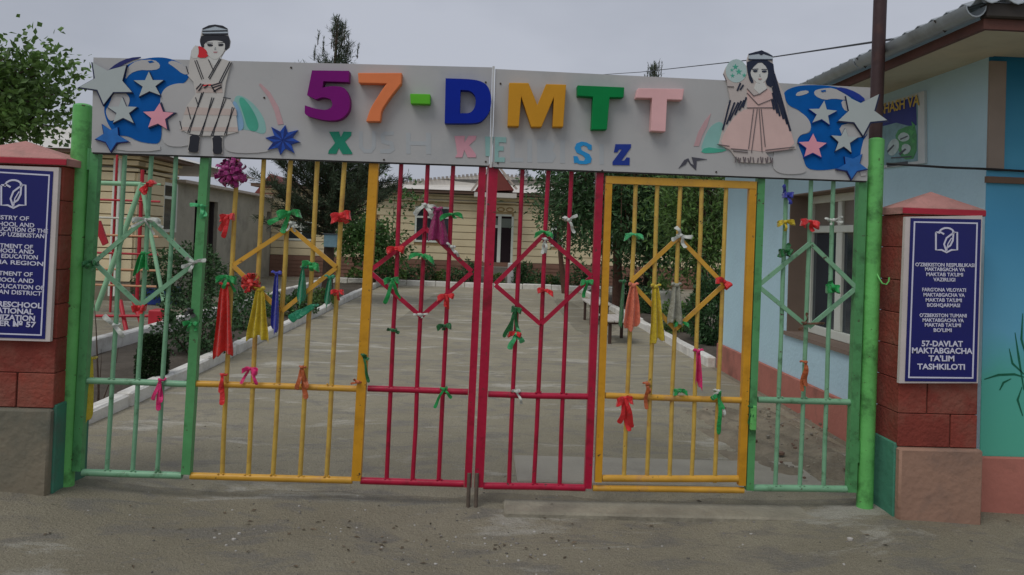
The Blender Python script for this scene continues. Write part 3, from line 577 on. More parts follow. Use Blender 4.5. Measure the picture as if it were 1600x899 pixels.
small(z4([(798, 566), (797, 604), (772, 600), (762, 578), (735, 568), (714, 580), (722, 606), (780, 636), (798, 668), (790, 700), (755, 712), (705, 710), (680, 700), (666, 706), (660, 650), (690, 652), (705, 682), (738, 688), (750, 668), (732, 646), (684, 624), (668, 590), (682, 555), (720, 540), (756, 546), (775, 556)]), (22, 118, 170), BOARD_R, 'blue letter S', 's')
small(z4([(978, 560), (1096, 560), (1094, 588), (1024, 684), (1044, 684), (1062, 660), (1086, 662), (1084, 720), (956, 718), (956, 694), (1026, 600), (1006, 600), (992, 622), (966, 622)]), (10, 40, 118), BOARD_R, 'navy letter Z', 'z')
GH = mat('print_bleached', A(142, 146, 148), .5, .05, 8)
def ghost(p, root): decal('faded_letter', p, GH, root, 1)
for p in ([(470, 570), (500, 570), (500, 690), (520, 715), (560, 715), (575, 690), (575, 570), (605, 570), (605, 700), (570, 745), (510, 745), (470, 700)], [(640, 745), (640, 715), (720, 712), (720, 685), (650, 665), (640, 600), (670, 572), (750, 572), (750, 600), (680, 604), (680, 640), (745, 655), (760, 720), (720, 748)], [(850, 580), (885, 580), (885, 650), (1010, 652), (1010, 582), (1050, 582), (1050, 755), (1010, 755), (1010, 685), (885, 682), (885, 752), (850, 752)]): ghost(z3(p), BOARD_L)
for p in ([(180, 520), (215, 520), (215, 665), (280, 665), (280, 695), (180, 695)], [(310, 522), (345, 522), (345, 698), (310, 698)], [(385, 525), (480, 528), (520, 560), (500, 605), (530, 650), (500, 700), (385, 700)], [(560, 530), (595, 530), (595, 705), (560, 705)], [(855, 560), (890, 560), (890, 715), (855, 715)]): ghost(z4(p), BOARD_R)

# ------------------------------------------------------------------ gate pillars with notice boards
BRK = [mat('red_block_%s' % n, A(*c), .85, .2, 5, .5, 35, A(112, 70, 58), .5, 4) for n, c in (('a', (112, 50, 40)), ('b', (104, 45, 36)), ('c', (118, 56, 44)))]
MORT = mat('mortar', A(96, 58, 48), .95, .15, 10, .3, 40)
CAPM = mat('cap_render', A(150, 108, 102), .9, .15, 5, .4, 30, A(110, 92, 84), .4, 4); CAPR = mat('cap_red_band', A(142, 30, 46), .6, .12, 6)
PLK = mat('plinth_pink', A(130, 102, 86), .9, .1, 4, .35, 25, A(96, 82, 74), .45, 2.2); GREYP = mat('plinth_grey', A(106, 99, 84), .9, .14, 3, .4, 25, A(84, 84, 74), .45, 2.2); TEALP = mat('plinth_teal', A(56, 108, 88), .85, .18, 4, .3, 25, A(70, 90, 80), .4, 3)
def pillar(x0, x1, y0, y1, z0, zp, zt, za, label, pm, gate_side, over):
    root = thing('gate_pillar', ((x0+x1)/2, (y0+y1)/2, 0), label, 'pillar')
    b = MB(); b.box((x0+.012, y0+.012, zp), (x1-.012, y1-.012, zt)); b.build('core', MORT, root)
    zs = list(np.linspace(zp+.003, zt-.003, 8)); W_ = x1-x0
    for i in range(7):
        cut = x0+W_*(.36 if i % 2 else .66); 
        for j, (a, c) in enumerate(((x0, cut-.004), (cut+.004, x1))):
            k = MB(); k.cbox((a+rnd.uniform(0, .002), y0+rnd.uniform(-.003, .003), zs[i]+.002), (c-rnd.uniform(0, .002), y1-rnd.uniform(0, .003), zs[i+1]-.002), .0035); k.build('brick', BRK[rnd.randrange(3)], root)
    gs_ = x0 if gate_side < 0 else x1
    b = MB(); b.cbox((x0-(.0 if gate_side < 0 else .02), y0-.035, z0), (x1+(.02 if gate_side < 0 else 0), y1, zp), .012); b.build('plinth', pm, root, 40)
    b = MB(); gx_ = (x0-.012, x0+.012) if gate_side < 0 else (x1-.012, x1+.012); b.cbox((gx_[0], y0+.01, z0), (gx_[1], y1+.1, zp+.02), .006); b.build('painted_flank', TEALP, root)
    o = over; b = MB(); cx, cy = (x0+x1)/2, (y0+y1)/2
    v = [(x0-o, y0-o, zt+.04), (x1+o, y0-o, zt+.04), (x1+o, y1+o, zt+.04), (x0-o, y1+o, zt+.04), (x0-o, y0-o, zt), (x1+o, y0-o, zt), (x1+o, y1+o, zt), (x0-o, y1+o, zt), (cx, cy, za)]
    b.add(v, [(0, 1, 8), (1, 2, 8), (2, 3, 8), (3, 0, 8), (5, 6, 2, 1), (6, 7, 3, 2), (7, 4, 0, 3), (7, 6, 5, 4), (4, 5, 1, 0)]); b.build('cap', CAPM, root)
    b = MB(); b.cbox((x0-o, y0-o-.006, zt+.002), (x1+o, y0-o-.0005, zt+.036), .002); b.build('cap_band', CAPR, root); return root
PF = -.17
xl, xr = on(1, 1407, 500, PF).x, on(1, 1531, 500, PF).x
pillar(xl, xr, PF, .09, -.1, on(1, 1460, 700, PF).z, on(1, 1460, 336, PF).z, on(1, 1436, 300, .0).z+.0, 'red block pillar with a pyramid cap beside the blue building', PLK, -1, .012)
xr2 = on(1, 94, 400, PF).x
pillar(xr2-.62, xr2, PF, .12, -.05, on(1, 40, 638, PF).z, on(1, 60, 258, PF).z, on(1, 60, 222, .0).z, 'red block pillar with grey plinth beside the taller gate post', GREYP, 1, .03)
# notice boards
BLU = mat('notice_navy', A(10, 14, 84), .35, .08, 3, .04, 6, spec=.5); LET = mat('notice_lettering', A(186, 186, 200), .5, .05); PAPER = mat('notice_sheet', A(168, 160, 156), .6, .1, 6)
def plaque(name, tl, tr, br, bl, inner, label, lines, emblem, xc):
    Y = PF-.03
    root = thing('notice_board', tuple(on(1, (tl[0]+br[0])/2, (tl[1]+br[1])/2, Y)), label, 'notice board')
    P_ = lambda q, y: on(1, *q, y)
    b = MB(); b.prism([[tl, tr, br, bl]], lambda u, v: on(1, u, v, Y), (0, -1, 0), .026); sh = b.build('backing_sheet', PAPER, root)
    b = MB(); b.prism([inner], lambda u, v: on(1, u, v, Y-.003), (0, -1, 0), .0025); b.build('face', BLU, root)
    cx = sum(q[0] for q in inner)/4; cy = sum(q[1] for q in inner)/4
    def inset(m): return [(q[0]+(m if q[0] < cx else -m), q[1]+(m if q[1] < cy else -m)) for q in inner]
    b = MB(); b.prism([inset(5), inset(7.2)[::-1]], lambda u, v: on(1, u, v, Y-.0042), (0, -1, 0), .0012); b.build('border_line', LET, root)
    ux = (P_(inner[1], Y)-P_(inner[0], Y)).normalized(); uz = Vector((0, 0, 1)); uz = (uz-ux*uz.dot(ux)).normalized()
    for t, py, hpx, wpx in lines:
        p = P_((xc+(py-430)*-.036, py), Y-.0052); text('lettering', t, hpx*.78/255*1.38, p-uz*(hpx*.78/255*.5), ux, uz, LET, root, bold=.0006 if hpx < 10 else .0012, width=wpx/255)
    ex, ey, es = emblem; b = MB()
    E_ = lambda u, v: on(1, ex+u*es, ey+v*es, Y-.0045)
    def st(pts, wd=2.6):
        pts = [E_(*q) for q in pts]; b.strip(pts, wd/255, [Vector((0, 1, 0)).cross((pts[min(i+1, len(pts)-1)]-pts[max(i-1, 0)])) for i in range(len(pts))], .0014)
    st([(-17, -13), (-17, 15), (-8, 15), (0, 19), (8, 15), (17, 15), (17, -13), (9, -13)]); st([(-17, -13), (-9, -13), (-4, -10)])
    st([(-12*math.cos(R(a)), -11-9*math.sin(R(a))) for a in range(0, 181, 20)]); st([(0, 18), (-4, 6), (0, -4), (8, -10), (11, -12), (10, 0), (6, 8), (0, 12)]); st([(0, 18), (2, 6), (8, -4)], 1.6)
    b.build('emblem', LET, root); return root
plaque('right', (1415, 339), (1535, 337), (1528, 599), (1405, 599), [(1423, 341), (1533, 343), (1526, 597), (1414, 596)], 'navy notice board with white Uzbek lettering and open book emblem',
       [("O'ZBEKISTON RESPUBLIKASI", 414, 7, 92), ("MAKTABGACHA VA", 421, 7, 62), ("MAKTAB TA'LIMI", 429, 7, 57), ("VAZIRLIGI", 437, 7, 34), ("FARG'ONA VILOYATI", 453, 7, 68), ("MAKTABGACHA VA", 461, 7, 64), ("MAKTAB TA'LIMI", 469, 7, 56), ("BOSHQARMASI", 477, 7, 51),
        ("O'ZBEKISTON TUMANI", 493, 7, 73), ("MAKTABGACHA VA", 500.5, 7, 64), ("MAKTAB TA'LIMI", 508, 7, 56), ("BO'LIMI", 516, 7, 28), ("57-DAVLAT", 537, 11, 64), ("MAKTABGACHA", 548, 11, 94), ("TA'LIM", 560, 11, 40), ("TASHKILOTI", 573, 11, 74)], (1479, 376, .98), 1476)
plaque('left', (-50, 257), (92, 262), (78, 534), (-62, 530), [(-44, 261), (83, 268), (70, 530), (-56, 526)], 'navy notice board with white English lettering, cut by the photo edge',
       [("MINISTRY OF", 340, 8, 62), ("PRESCHOOL AND", 350, 8, 78), ("SCHOOL EDUCATION OF THE", 358, 8, 118), ("REPUBLIC OF UZBEKISTAN", 366, 8, 108), ("DEPARTMENT OF", 384, 8, 76), ("PRESCHOOL AND", 391.5, 8, 80), ("SCHOOL EDUCATION", 400, 8, 92), ("FERGANA REGION", 409.5, 8, 108), ("DEPARTMENT OF", 427, 8, 78), ("PRESCHOOL AND", 437, 8, 82), ("SCHOOL EDUCATION OF", 447, 8, 112), ("UZBEKISTAN DISTRICT", 456, 8, 106), ("STATE PRESCHOOL", 475, 10, 108), ("EDUCATIONAL", 485, 10, 84), ("ORGANIZATION", 495.5, 10, 90), ("NUMBER \u2116 57", 505, 10, 92)], (21, 304, 1.12), 8)

# ------------------------------------------------------------------ brown pole and cables
b = MB(); q = on(1, 1367.5, 300, .17); b.tube([(q.x-.02, .17, -.1), (q.x-.012, .17, 2.0), (q.x+.012, .17, 4.6)], .041, 16)
tag(b.build('steel_pole', mat('brown_pole_paint', A(52, 36, 36), .55, .2, 8, .15, 30, A(70, 44, 36), .3, 6), smooth=50), 'tall dark brown steel pole behind the shorter gate post', 'pole')
CAB = mat('cable_black', (.02, .02, .022), .6)
def cable(pts, r, label, sag=0):
    P_ = []
    for a, c in zip(pts[:-1], pts[1:]):
        for i in range(8): t = i/8; p = Vector(a).lerp(Vector(c), t); P_.append(p-Vector((0, 0, sag*4*t*(1-t))))
    P_.append(Vector(pts[-1])); b = MB(); b.tube(P_, r, 6); return tag(b.build('cable', CAB, smooth=60), label, 'cable')
cable([on(1, 1385, 256, .13), on(1, 1436, 259, .06), on(1, 1480, 262, .045), on(1, 1535, 264, .04), on(1, 1640, 270, .03)], .0075, 'black cable running level across the blue wall above the pillar')
cable([on(1, 860, 122, 22.6), on(1, 1000, 113, 15), on(1, 1190, 92, 6.5), on(0, 1425, 57, 2.66)], .008, 'thin overhead wire rising to the blue building gutter')

# ------------------------------------------------------------------ blue building
LB = mat('light_blue_wall', A(206, 240, 252), .85, .07, 1.5, .25, 25, A(180, 214, 220), .4, .9); PLR = mat('red_brown_plinth', A(148, 94, 82), .85, .12, 3, .2, 25, A(104, 72, 62), .4, 2)
def mural_mat():
    m = bpy.data.materials.new('mural_blue_to_green'); m.use_nodes = True; t = m.node_tree; l = t.links.new; b = t.nodes['Principled BSDF']; b.inputs['Roughness'].default_value = .8
    g = N(t, 'ShaderNodeNewGeometry'); sp = N(t, 'ShaderNodeSeparateXYZ'); l(g.outputs['Position'], sp.inputs[0]); n = N(t, 'ShaderNodeTexNoise', Scale=1.6, Detail=4.0); l(g.outputs['Position'], n.inputs[0])
    ad = N(t, 'ShaderNodeMath', operation='MULTIPLY_ADD'); l(n.outputs[0], ad.inputs[0]); ad.inputs[1].default_value = .45; l(sp.outputs['Z'], ad.inputs[2])
    r = N(t, 'ShaderNodeValToRGB'); dv = N(t, 'ShaderNodeMath', operation='DIVIDE'); l(ad.outputs[0], dv.inputs[0]); dv.inputs[1].default_value = 3.2; l(dv.outputs[0], r.inputs[0])
    e = r.color_ramp.elements; e[0].position = .2; e[0].color = (*A(70, 150, 128), 1); e[1].position = .95; e[1].color = (*A(20, 96, 128), 1)
    for p, c in ((.33, (72, 150, 136)), (.42, (86, 148, 172)), (.62, (66, 134, 168)), (.75, (70, 138, 166))): x = e.new(p); x.color = (*A(*c), 1)
    l(r.outputs[0], b.inputs['Base Color']); return m
BB = thing('blue_building', (5.5, 2.7, 0), 'light blue building with white window and painted mural end wall', 'building')
WX, Y0, Y1, ZW = 3.2, .10, 5.36, 2.9; YS = Y0-.035
wy0, wy1, wz0, wz1 = 1.78, 3.17, .75, 2.18
b = MB(); b.box((WX, YS, -.1), (WX+.3, wy0, ZW)); b.box((WX, wy1, -.1), (WX+.3, Y1, ZW)); b.box((WX, wy0, -.1), (WX+.3, wy1, wz0)); b.box((WX, wy0, wz1), (WX+.3, wy1, ZW)); b.build('side_wall', LB, BB)
b = MB(); b.box((WX+.001, Y0-.04, -.15), (9.5, Y0-.0355, ZW)); b.build('mural_wall', mural_mat(), BB)
b = MB(); b.box((WX+.3, Y1-.3, -.1), (9.5, Y1, ZW)); b.build('rear_wall', LB, BB)
b = MB(); b.cbox((WX-.035, Y0+.004, -.15), (WX-.001, Y1+.03, .33), .008); b.cbox((WX-.035, Y0-.075, -.2), (9.5, Y0-.041, .36), .008); b.build('plinth', PLR, BB)
ORB = mat('beige_strip_paint', A(124, 112, 102), .8, .12, 4); BRB = mat('brown_band_paint', A(96, 76, 62), .8, .12, 4)
b = MB(); b.box((WX-.003, Y0-.06, 2.17), (WX+.10, Y0-.0405, 2.86)); b.build('corner_strip', ORB, BB)
b = MB(); b.box((WX-.012, Y0-.066, 2.085), (9.5, Y0-.0405, 2.125)); b.build('wall_band', BRB, BB)
RV = mat('window_reveal_beige', A(108, 94, 84), .85, .1, 4); WF = mat('window_frame_white', A(186, 190, 180), .45, .06, 6); GL = mat('window_glass', A(38, 46, 54), .08, .2, 2, spec=.6)
b = MB(); b.box((WX+.002, wy1-.012, wz0), (WX+.26, wy1, wz1)); b.box((WX+.002, wy0, wz0), (WX+.26, wy0+.012, wz1)); b.box((WX+.002, wy0+.012, wz1-.012), (WX+.26, wy1-.012, wz1)); b.box((WX-.03, wy0-.03, wz0-.025), (WX+.26, wy1+.03, wz0+.012)); b.build('window_reveal', RV, BB)
wf = MB(); fx = WX+.2; ty, my = wz1-.36, (wy0+wy1)/2
for lo, hi in (((wy0+.013, wz0+.013), (wy0+.09, wz1-.013)), ((wy1-.09, wz0+.013), (wy1-.013, wz1-.013)), ((wy0+.09, wz1-.09), (wy1-.09, wz1-.013)), ((wy0+.09, wz0+.013), (wy1-.09, wz0+.1)), ((my-.06, wz0+.1), (my+.06, ty-.03)), ((wy0+.09, ty-.03), (wy1-.09, ty+.04)), ((my-.04, ty+.04), (my+.04, wz1-.09))):
    wf.cbox((fx, lo[0]+.0005, lo[1]+.0005), (fx+.06, hi[0]-.0005, hi[1]-.0005), .006)
wfo = wf.build('window_frame', WF, BB)
for lo, hi in (((wy0+.085, wz0+.095), (my-.055, ty-.025)), ((my+.055, wz0+.095), (wy1-.085, ty-.025)), ((wy0+.085, ty+.035), (my-.035, wz1-.085)), ((my+.035, ty+.035), (wy1-.085, wz1-.085))):
    b = MB(); b.box((fx+.03, lo[0], lo[1]), (fx+.036, hi[0], hi[1])); b.build('pane', GL if lo[1] < ty else mat('fanlight_curtain', A(104, 96, 88), .3, .1, 5), wfo)
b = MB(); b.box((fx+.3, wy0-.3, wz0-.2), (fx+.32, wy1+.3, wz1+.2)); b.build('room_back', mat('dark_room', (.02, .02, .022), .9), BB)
for y in (wy0+.16, my+.12):
    b = MB()
    pts = [(fx+.1+.015*math.sin(i*2.4), y+.03*i, wz0+.1) for i in range(9)]; b.strip([(p[0], p[1], (wz0+ty)/2) for p in pts], ty-wz0-.2, Vector((0, 0, 1)), .004); b.build('curtain', mat('grey_curtain', A(110, 100, 96), .9, .1, 8), BB)
# roof: soffit, fascia, gutter, corrugated sheets
SOF = mat('soffit_board', A(158, 152, 132), .85, .12, 3, .1, 20, A(128, 124, 108), .4, 1.5); FAS = mat('fascia_red_brown', A(80, 50, 42), .7, .2, 5, .15, 25, A(60, 44, 38), .4, 4); GAL = mat('galvanised_sheet', A(134, 140, 142), .4, .16, 5, .08, 20, A(104, 106, 104), .45, 3, metal=.3); DRK = mat('fascia_dark', A(52, 48, 44), .7)
EX, EY = 2.68, -.66
b = MB(); b.add([(WX+.02, Y0-.06, 2.89), (9.5, Y0-.06, 2.89), (9.5, EY+.03, 2.872), (EX+.03, EY+.03, 2.872), (EX+.03, Y1+.5, 2.872), (WX+.02, Y1+.0, 2.89)], [(0, 1, 2, 3), (0, 3, 4, 5)])
b.v += [(x, y, z+.03) for x, y, z in b.v]; b.f += [tuple(reversed([i+6 for i in f])) for f in b.f]; b.mi *= 2; b.build('soffit', SOF, BB)
b = MB(); b.box((EX, EY, 2.848), (EX+.028, Y1+.5, 2.904)); b.box((EX+.0285, EY, 2.848), (9.5, EY+.028, 2.904)); b.build('fascia', FAS, BB)
yj = [EY-.03, .55, 2.0, 3.6, Y1+.5]
for i in range(4):
    b = MB(); r0 = .058; off = .008*(i % 2); ys = [yj[i]+.004, yj[i+1]-.004]; n = 9; o = len(b.v)
    for y in ys:
        for rr in (r0, r0-.006):
            for j in range(n): a = math.pi*(1+j/(n-1)); b.v.append((EX-.06-off+rr*math.cos(a), y, 2.965+rr*math.sin(a)*1.1))
    k = n
    for j in range(n-1): b.f += [(j, j+1, 2*k+j+1, 2*k+j), (k+j+1, k+j, 3*k+j, 3*k+j+1), (j+1, j, k+j, k+j+1), (2*k+j, 2*k+j+1, 3*k+j+1, 3*k+j)]
    b.f += [(0, 2*k, 3*k, k), (k-1, 2*k-1, 4*k-1, 3*k-1)]; b.mi = [0]*len(b.f); b.build('gutter_section', GAL, BB, 50)
b = MB(); b.cbox((EX+.0, EY-.03, 2.905), (9.5, EY+.04, 2.985), .008); b.build('eave_board', DRK, BB)
for y in (EY+.25, .5, 1.3, 2.1, 2.9, 3.7, 4.5, 5.3):
    b = MB(); b.tube([(EX+.01, y, 2.975), (EX-.06, y, 2.895), (EX-.125, y, 2.96)], .005, 5); b.build('gutter_bracket', DRK, BB)
def corr(name, xy0, along, n, rise, run, maxlen, m, root):
    """corrugated sheet: wave along the eave, straight up the slope; clipped by the hip"""
    b = MB(); al, up_ = Vector(along), Vector(rise)
    ts = np.linspace(0, 1, n*6+1); k = len(ts)
    for t in ts:
        p = Vector(xy0)+al*t; wv = Vector((0, 0, .014*math.cos(t*n*2*math.pi))); L_ = maxlen(t)
        b.v += [tuple(p+wv), tuple(p+up_*L_+wv), tuple(p+wv-Vector((0, 0, .006))), tuple(p+up_*L_+wv-Vector((0, 0, .006)))]
    for i in range(k-1): b.f += [(4*i, 4*i+4, 4*i+5, 4*i+1), (4*i+2, 4*i+3, 4*i+7, 4*i+6), (4*i, 4*i+2, 4*i+6, 4*i+4)]
    b.mi = [0]*len(b.f); return b.build(name, m, root, 50)
RX = 3.4
corr('roof_sheet', (EX-.07, EY-.06, 2.99), (0, 6.6, 0), 46, (RX, 0, 1.2), 1, lambda t: min(1, max(.01, 6.6*t/RX), max(.01, 6.6*(1-t)/RX)), GAL, BB)
corr('roof_sheet', (EX-.07, EY-.06, 2.988), (6.9, 0, 0), 48, (0, RX, 1.2), 1, lambda t: min(1, max(.01, 6.9*t/RX)), GAL, BB)
# mural plants
MG = mat('mural_leaf_green', A(18, 84, 62), .8, .15, 8); mp_ = MB()
yf = Y0-.0412
for pts in ([(1600, 610), (1592, 560), (1586, 520)], [(1600, 585), (1582, 568), (1577, 545)], [(1604, 560), (1596, 530), (1598, 490)], [(1538, 593), (1560, 586), (1585, 585), (1602, 590)], [(1562, 610), (1568, 598), (1580, 592)], [(1598, 650), (1590, 625), (1597, 605)], [(1620, 640), (1612, 580), (1618, 520)]):
    P_ = [on(1, *q, yf) for q in pts]; mp_.strip(P_, [.006]+[.014]*(len(P_)-2)+[.004], Vector((1, 0, .3)), .0015)
mp_.build('mural_plant', MG, BB)
# poster on the side wall
PO = thing('wall_poster', tuple(on(0, 1415, 205, WX)), 'colourful framed poster with gold lettering high on the light blue wall', 'poster')
def wfr(x): return lambda px, py: on(0, px, py, x)
def wdec(nm, pts, m, x, th=.002): b = MB(); b.prism([pts], wfr(x), (-1, 0, 0), th); return b.build(nm, m, PO)
pt, pb = lambda x: 160-.31*(x-1385), lambda x: 262-.14*(x-1385)
wdec('frame', [(1352, pt(1352)), (1444, 142), (1445, 255), (1352, 266)], mat('poster_edge', A(170, 176, 176), .6), WX-.02, .0195)
wdec('sheet', [(1354, pt(1354)+4), (1434, 150), (1434, 252), (1354, 262)], mat('poster_blue_green', A(104, 134, 140), .6, .25, 12), WX-.0215)
wdec('night_panel', [(1354, pt(1354)+5), (1431, 151), (1432, 196), (1420, 197), (1400, 192), (1354, 204)], mat('poster_navy', A(34, 44, 110), .5, .15, 8), WX-.023)
wdec('green_panel', smoothpoly([(1398, 206), (1420, 196), (1432, 198), (1432, 248), (1410, 250), (1402, 230)], 1), mat('poster_green', A(60, 122, 74), .5, .3, 16), WX-.0235)
PW_, PD_ = mat('poster_white', A(150, 166, 164), .5, .25, 18), mat('poster_dark', A(60, 66, 72), .5)
for k, pts in enumerate(([(1386, 232), (1391, 220), (1399, 216), (1405, 222), (1404, 234), (1396, 244), (1388, 242)], [(1402, 214), (1410, 206), (1420, 210), (1421, 218), (1412, 222), (1405, 220)], [(1408, 228), (1416, 224), (1424, 230), (1420, 240), (1410, 242)])): wdec('white_figure', smoothpoly(pts, 1), PW_, WX-.0248-.0004*k)
for p in ([(1386, 236), (1396, 226), (1397, 228), (1387, 239)], [(1406, 217), (1418, 212), (1418, 214), (1407, 219)], [(1404, 240), (1414, 232), (1416, 234), (1406, 243)], [(1392, 246), (1424, 244), (1424, 246), (1392, 248)]): wdec('figure_outline', p, PD_, WX-.0268)
for p in ([(1424, 190), (1430, 196), (1426, 200)], [(1420, 202), (1429, 206), (1424, 212)], [(1426, 216), (1431, 222), (1425, 224)]): wdec('leaf', p, mat('poster_leaf', A(70, 140, 80), .5), WX-.0262)
a_, c_ = on(0, 1372, 178, WX-.0265), on(0, 1429, 164, WX-.0265); uxp = (c_-a_).normalized()
text('lettering', 'YASHASH VA', .115, on(0, 1396, 174, WX-.0265), uxp, Vector((0, 0, 1)), mat('poster_gold', A(176, 150, 70), .5), PO, .002, width=(on(0, 1355, 176, WX)-on(0, 1429, 162, WX)).length)
wdec('caption_line', [(1386, 256), (1418, 252), (1418, 257), (1386, 261)], mat('poster_dark', A(60, 66, 72), .5), WX-.0235)

# ------------------------------------------------------------------ courtyard buildings
CR = mat('cream_siding', A(198, 184, 150), .85, .07, 2, .15, 30, A(180, 166, 134), .35, 1.2); CRD = mat('cream_joint', A(160, 142, 110), .9); BRN = mat('brown_base', A(112, 84, 70), .9, .15, 3, .3, 20); ROOFP = mat('pale_metal_roof', A(176, 172, 164), .5, .08, 1.2, .05, 5, A(156, 150, 140), .4, .6); EAV = mat('eave_brown', A(96, 78, 66), .8)
GREYW = mat('grey_render', A(142, 138, 124), .92, .12, 2.5, .35, 20, A(118, 114, 104), .4, 1.5); MAR = mat('maroon_gable', A(104, 52, 46), .75, .12, 4); DG = mat('dark_glass', A(34, 38, 42), .12, .3, 2, spec=.6)
def facade(root, o, d, W_, z0, z1, ch, opens, m=CR, proud=.07):
    """siding laid in courses on a wall; o corner, d unit direction along the wall; outward normal = d turned clockwise"""
    o, d = Vector(o), Vector(d); n = Vector((d.y, -d.x, 0))
    P_ = lambda u, v, z: o+d*u+n*v+Vector((0, 0, z))
    def bx(b, u0, u1, v0, v1, za, zb):
        vs = [P_(u0, v0, za), P_(u1, v0, za), P_(u1, v1, za), P_(u0, v1, za), P_(u0, v0, zb), P_(u1, v0, zb), P_(u1, v1, zb), P_(u0, v1, zb)]
        b.add(vs, [(0, 1, 2, 3), (7, 6, 5, 4), (0, 4, 5, 1), (1, 5, 6, 2), (2, 6, 7, 3), (3, 7, 4, 0)])
    b = MB(); bx(b, .02, W_-.02, -.35, -.02, z0, z1); b.build('wall', CRD if m is CR else m, root)
    z = z0
    while z < z1-.05:
        zt = min(z+ch, z1)
        segs = [(max(a, 0), min(c, W_)) for a, c, oz0, oz1 in opens if oz0 < zt-.02 and oz1 > z+.02]; segs.sort(); u = 0; parts = []
        for a, c in segs:
            if a > u+.02: parts.append((u, a))
            u = max(u, c)
        if u < W_-.02: parts.append((u, W_))
        for a, c in parts: b = MB(); bx(b, a, c, -.018, proud-.02+rnd.uniform(-.004, .004), z+.012, zt-.012); b.build('siding_course', m, root)
        
        z = zt
    return P_, bx
def window(root, P_, bx, u0, u1, z0, z1, mull=1, glass=None, trans=.3, m=WF, dep=.0):
    b = MB(); t = .07
    bx(b, u0, u0+t, -.015, .03, z0, z1); bx(b, u1-t, u1, -.015, .03, z0, z1); bx(b, u0+t, u1-t, -.015, .03, z1-t, z1); bx(b, u0+t, u1-t, -.015, .06, z0, z0+t)
    for i in range(mull): c = u0+(u1-u0)*(i+1)/(mull+1); bx(b, c-t/2, c+t/2, -.015, .028, z0+t, z1-t)
    if trans: zt = z1-(z1-z0)*trans; bx(b, u0+t, u1-t, -.014, .026, zt-t/2, zt+t/2)
    f = b.build('window', m, root); b = MB(); bx(b, u0+t*.6, u1-t*.6, -.013, .005, z0+t*.6, z1-t*.6); b.build('pane', glass or DG, f); return f
FY = 22.4
FB = thing('kindergarten_building', (-.5, FY, 0), 'cream sided single storey building closing the end of the path', 'building')
fu = lambda px, py: on(1, px, py, FY)
x0f, x1f = -7.85, 9.0; U = lambda px, py: fu(px, py).x-x0f
opens = []
wins = [(449, 492, 345, 377, 1), (556, 592, 342, 376, 1), (649, 704, 322, 380, 1), (861, 879, 346, 386, 0), (940, 975, 346, 388, 1), (1010, 1050, 348, 390, 1)]
for a, c, t_, b_, m_ in wins: opens.append((U(a, t_), U(c, b_), fu(c, b_).z, fu(a, t_).z))
dr = (U(757, 340), U(801, 400), .62, fu(780, 338).z); opens.append(dr)
ZE = 3.12
P_, bx = facade(FB, (x0f, FY, 0), (1, 0, 0), x1f-x0f, .75, ZE-.3, .255, opens)
for (a, c, t_, b_, m_), o_ in zip(wins, opens): window(FB, P_, bx, *o_, mull=m_)
b = MB(); u0, u1, z0, z1 = dr; t = .08
for a, c in ((u0, u0+t), (u1-t, u1), (u0+(u1-u0)*.52-.06, u0+(u1-u0)*.52+.06)): bx(b, a, c, -.015, .03, z0, z1)
bx(b, u0+t, u0+(u1-u0)*.52-.06, -.014, .028, z1-.42, z1-.32); bx(b, u0+t, u1-t, -.015, .031, z1+.001, z1+.07); d_ = b.build('door', WF, FB)
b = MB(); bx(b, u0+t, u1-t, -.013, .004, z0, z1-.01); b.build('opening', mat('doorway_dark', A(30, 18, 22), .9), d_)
b = MB(); bx(b, u0+t, u1-t, -.012, .014, z1-.4, z1-.08); b.build('fanlight', mat('fanlight_grey', A(92, 98, 90), .3), d_)
b = MB(); bx(b, -.02, x1f-x0f, -.3, .06, .0, .745); b.build('base', BRN, FB)
for i in range(5):
    z = .06+i*.13; b = MB(); bx(b, 0, x1f-x0f, .0605, .075, z, z+.1); b.build('base_course', BRN, FB)
for z, pr, h in ((ZE-.295, .09, .05), (ZE-.2, .07, .09), (ZE-.09, .13, .05)): b = MB(); bx(b, -.02, x1f-x0f, -.3, pr, z, z+h); b.build('cornice_moulding', CR, FB)
b = MB(); bx(b, -.3, x1f-x0f+.3, -.3, .45, ZE, ZE+.1); b.build('eave', EAV, FB)
b = MB(); A0 = (x0f-.4, FY-.5, ZE+.105); ap = fu(762, 274); 
rz_ = lambda px, py, Y: on(1, px, py, Y)
r1, r2, r3 = rz_(600, 288, 26.5), rz_(765, 272, 26.5), rz_(930, 291, 26.5)
b.add([A0, (x1f+.4, FY-.5, ZE+.105), (x1f+.4, 31, ZE+.105), (x0f-.4, 31, ZE+.105), (x0f+1.2, 26.5, r1.z-.25), tuple(r1), tuple(r2), tuple(r3), (x1f-1.5, 26.5, r3.z-.3)], [(0, 1, 8, 7, 6, 5, 4), (1, 2, 8), (2, 3, 4, 5, 6, 7, 8), (3, 0, 4)])
rf = b.build('roof', ROOFP, FB)
b = MB()
for p, q in ((r1, r2), (r2, r3)):
    n = 26
    for i in range(n): c = p.lerp(q, (i+.5)/n); b.box((c.x-.055, c.y-.12, c.z-.02), (c.x+.045, c.y+.12, c.z+.07))
tag(b.build('ridge_teeth', mat('ridge_grey', A(120, 116, 112), .6), rf), kind='stuff')
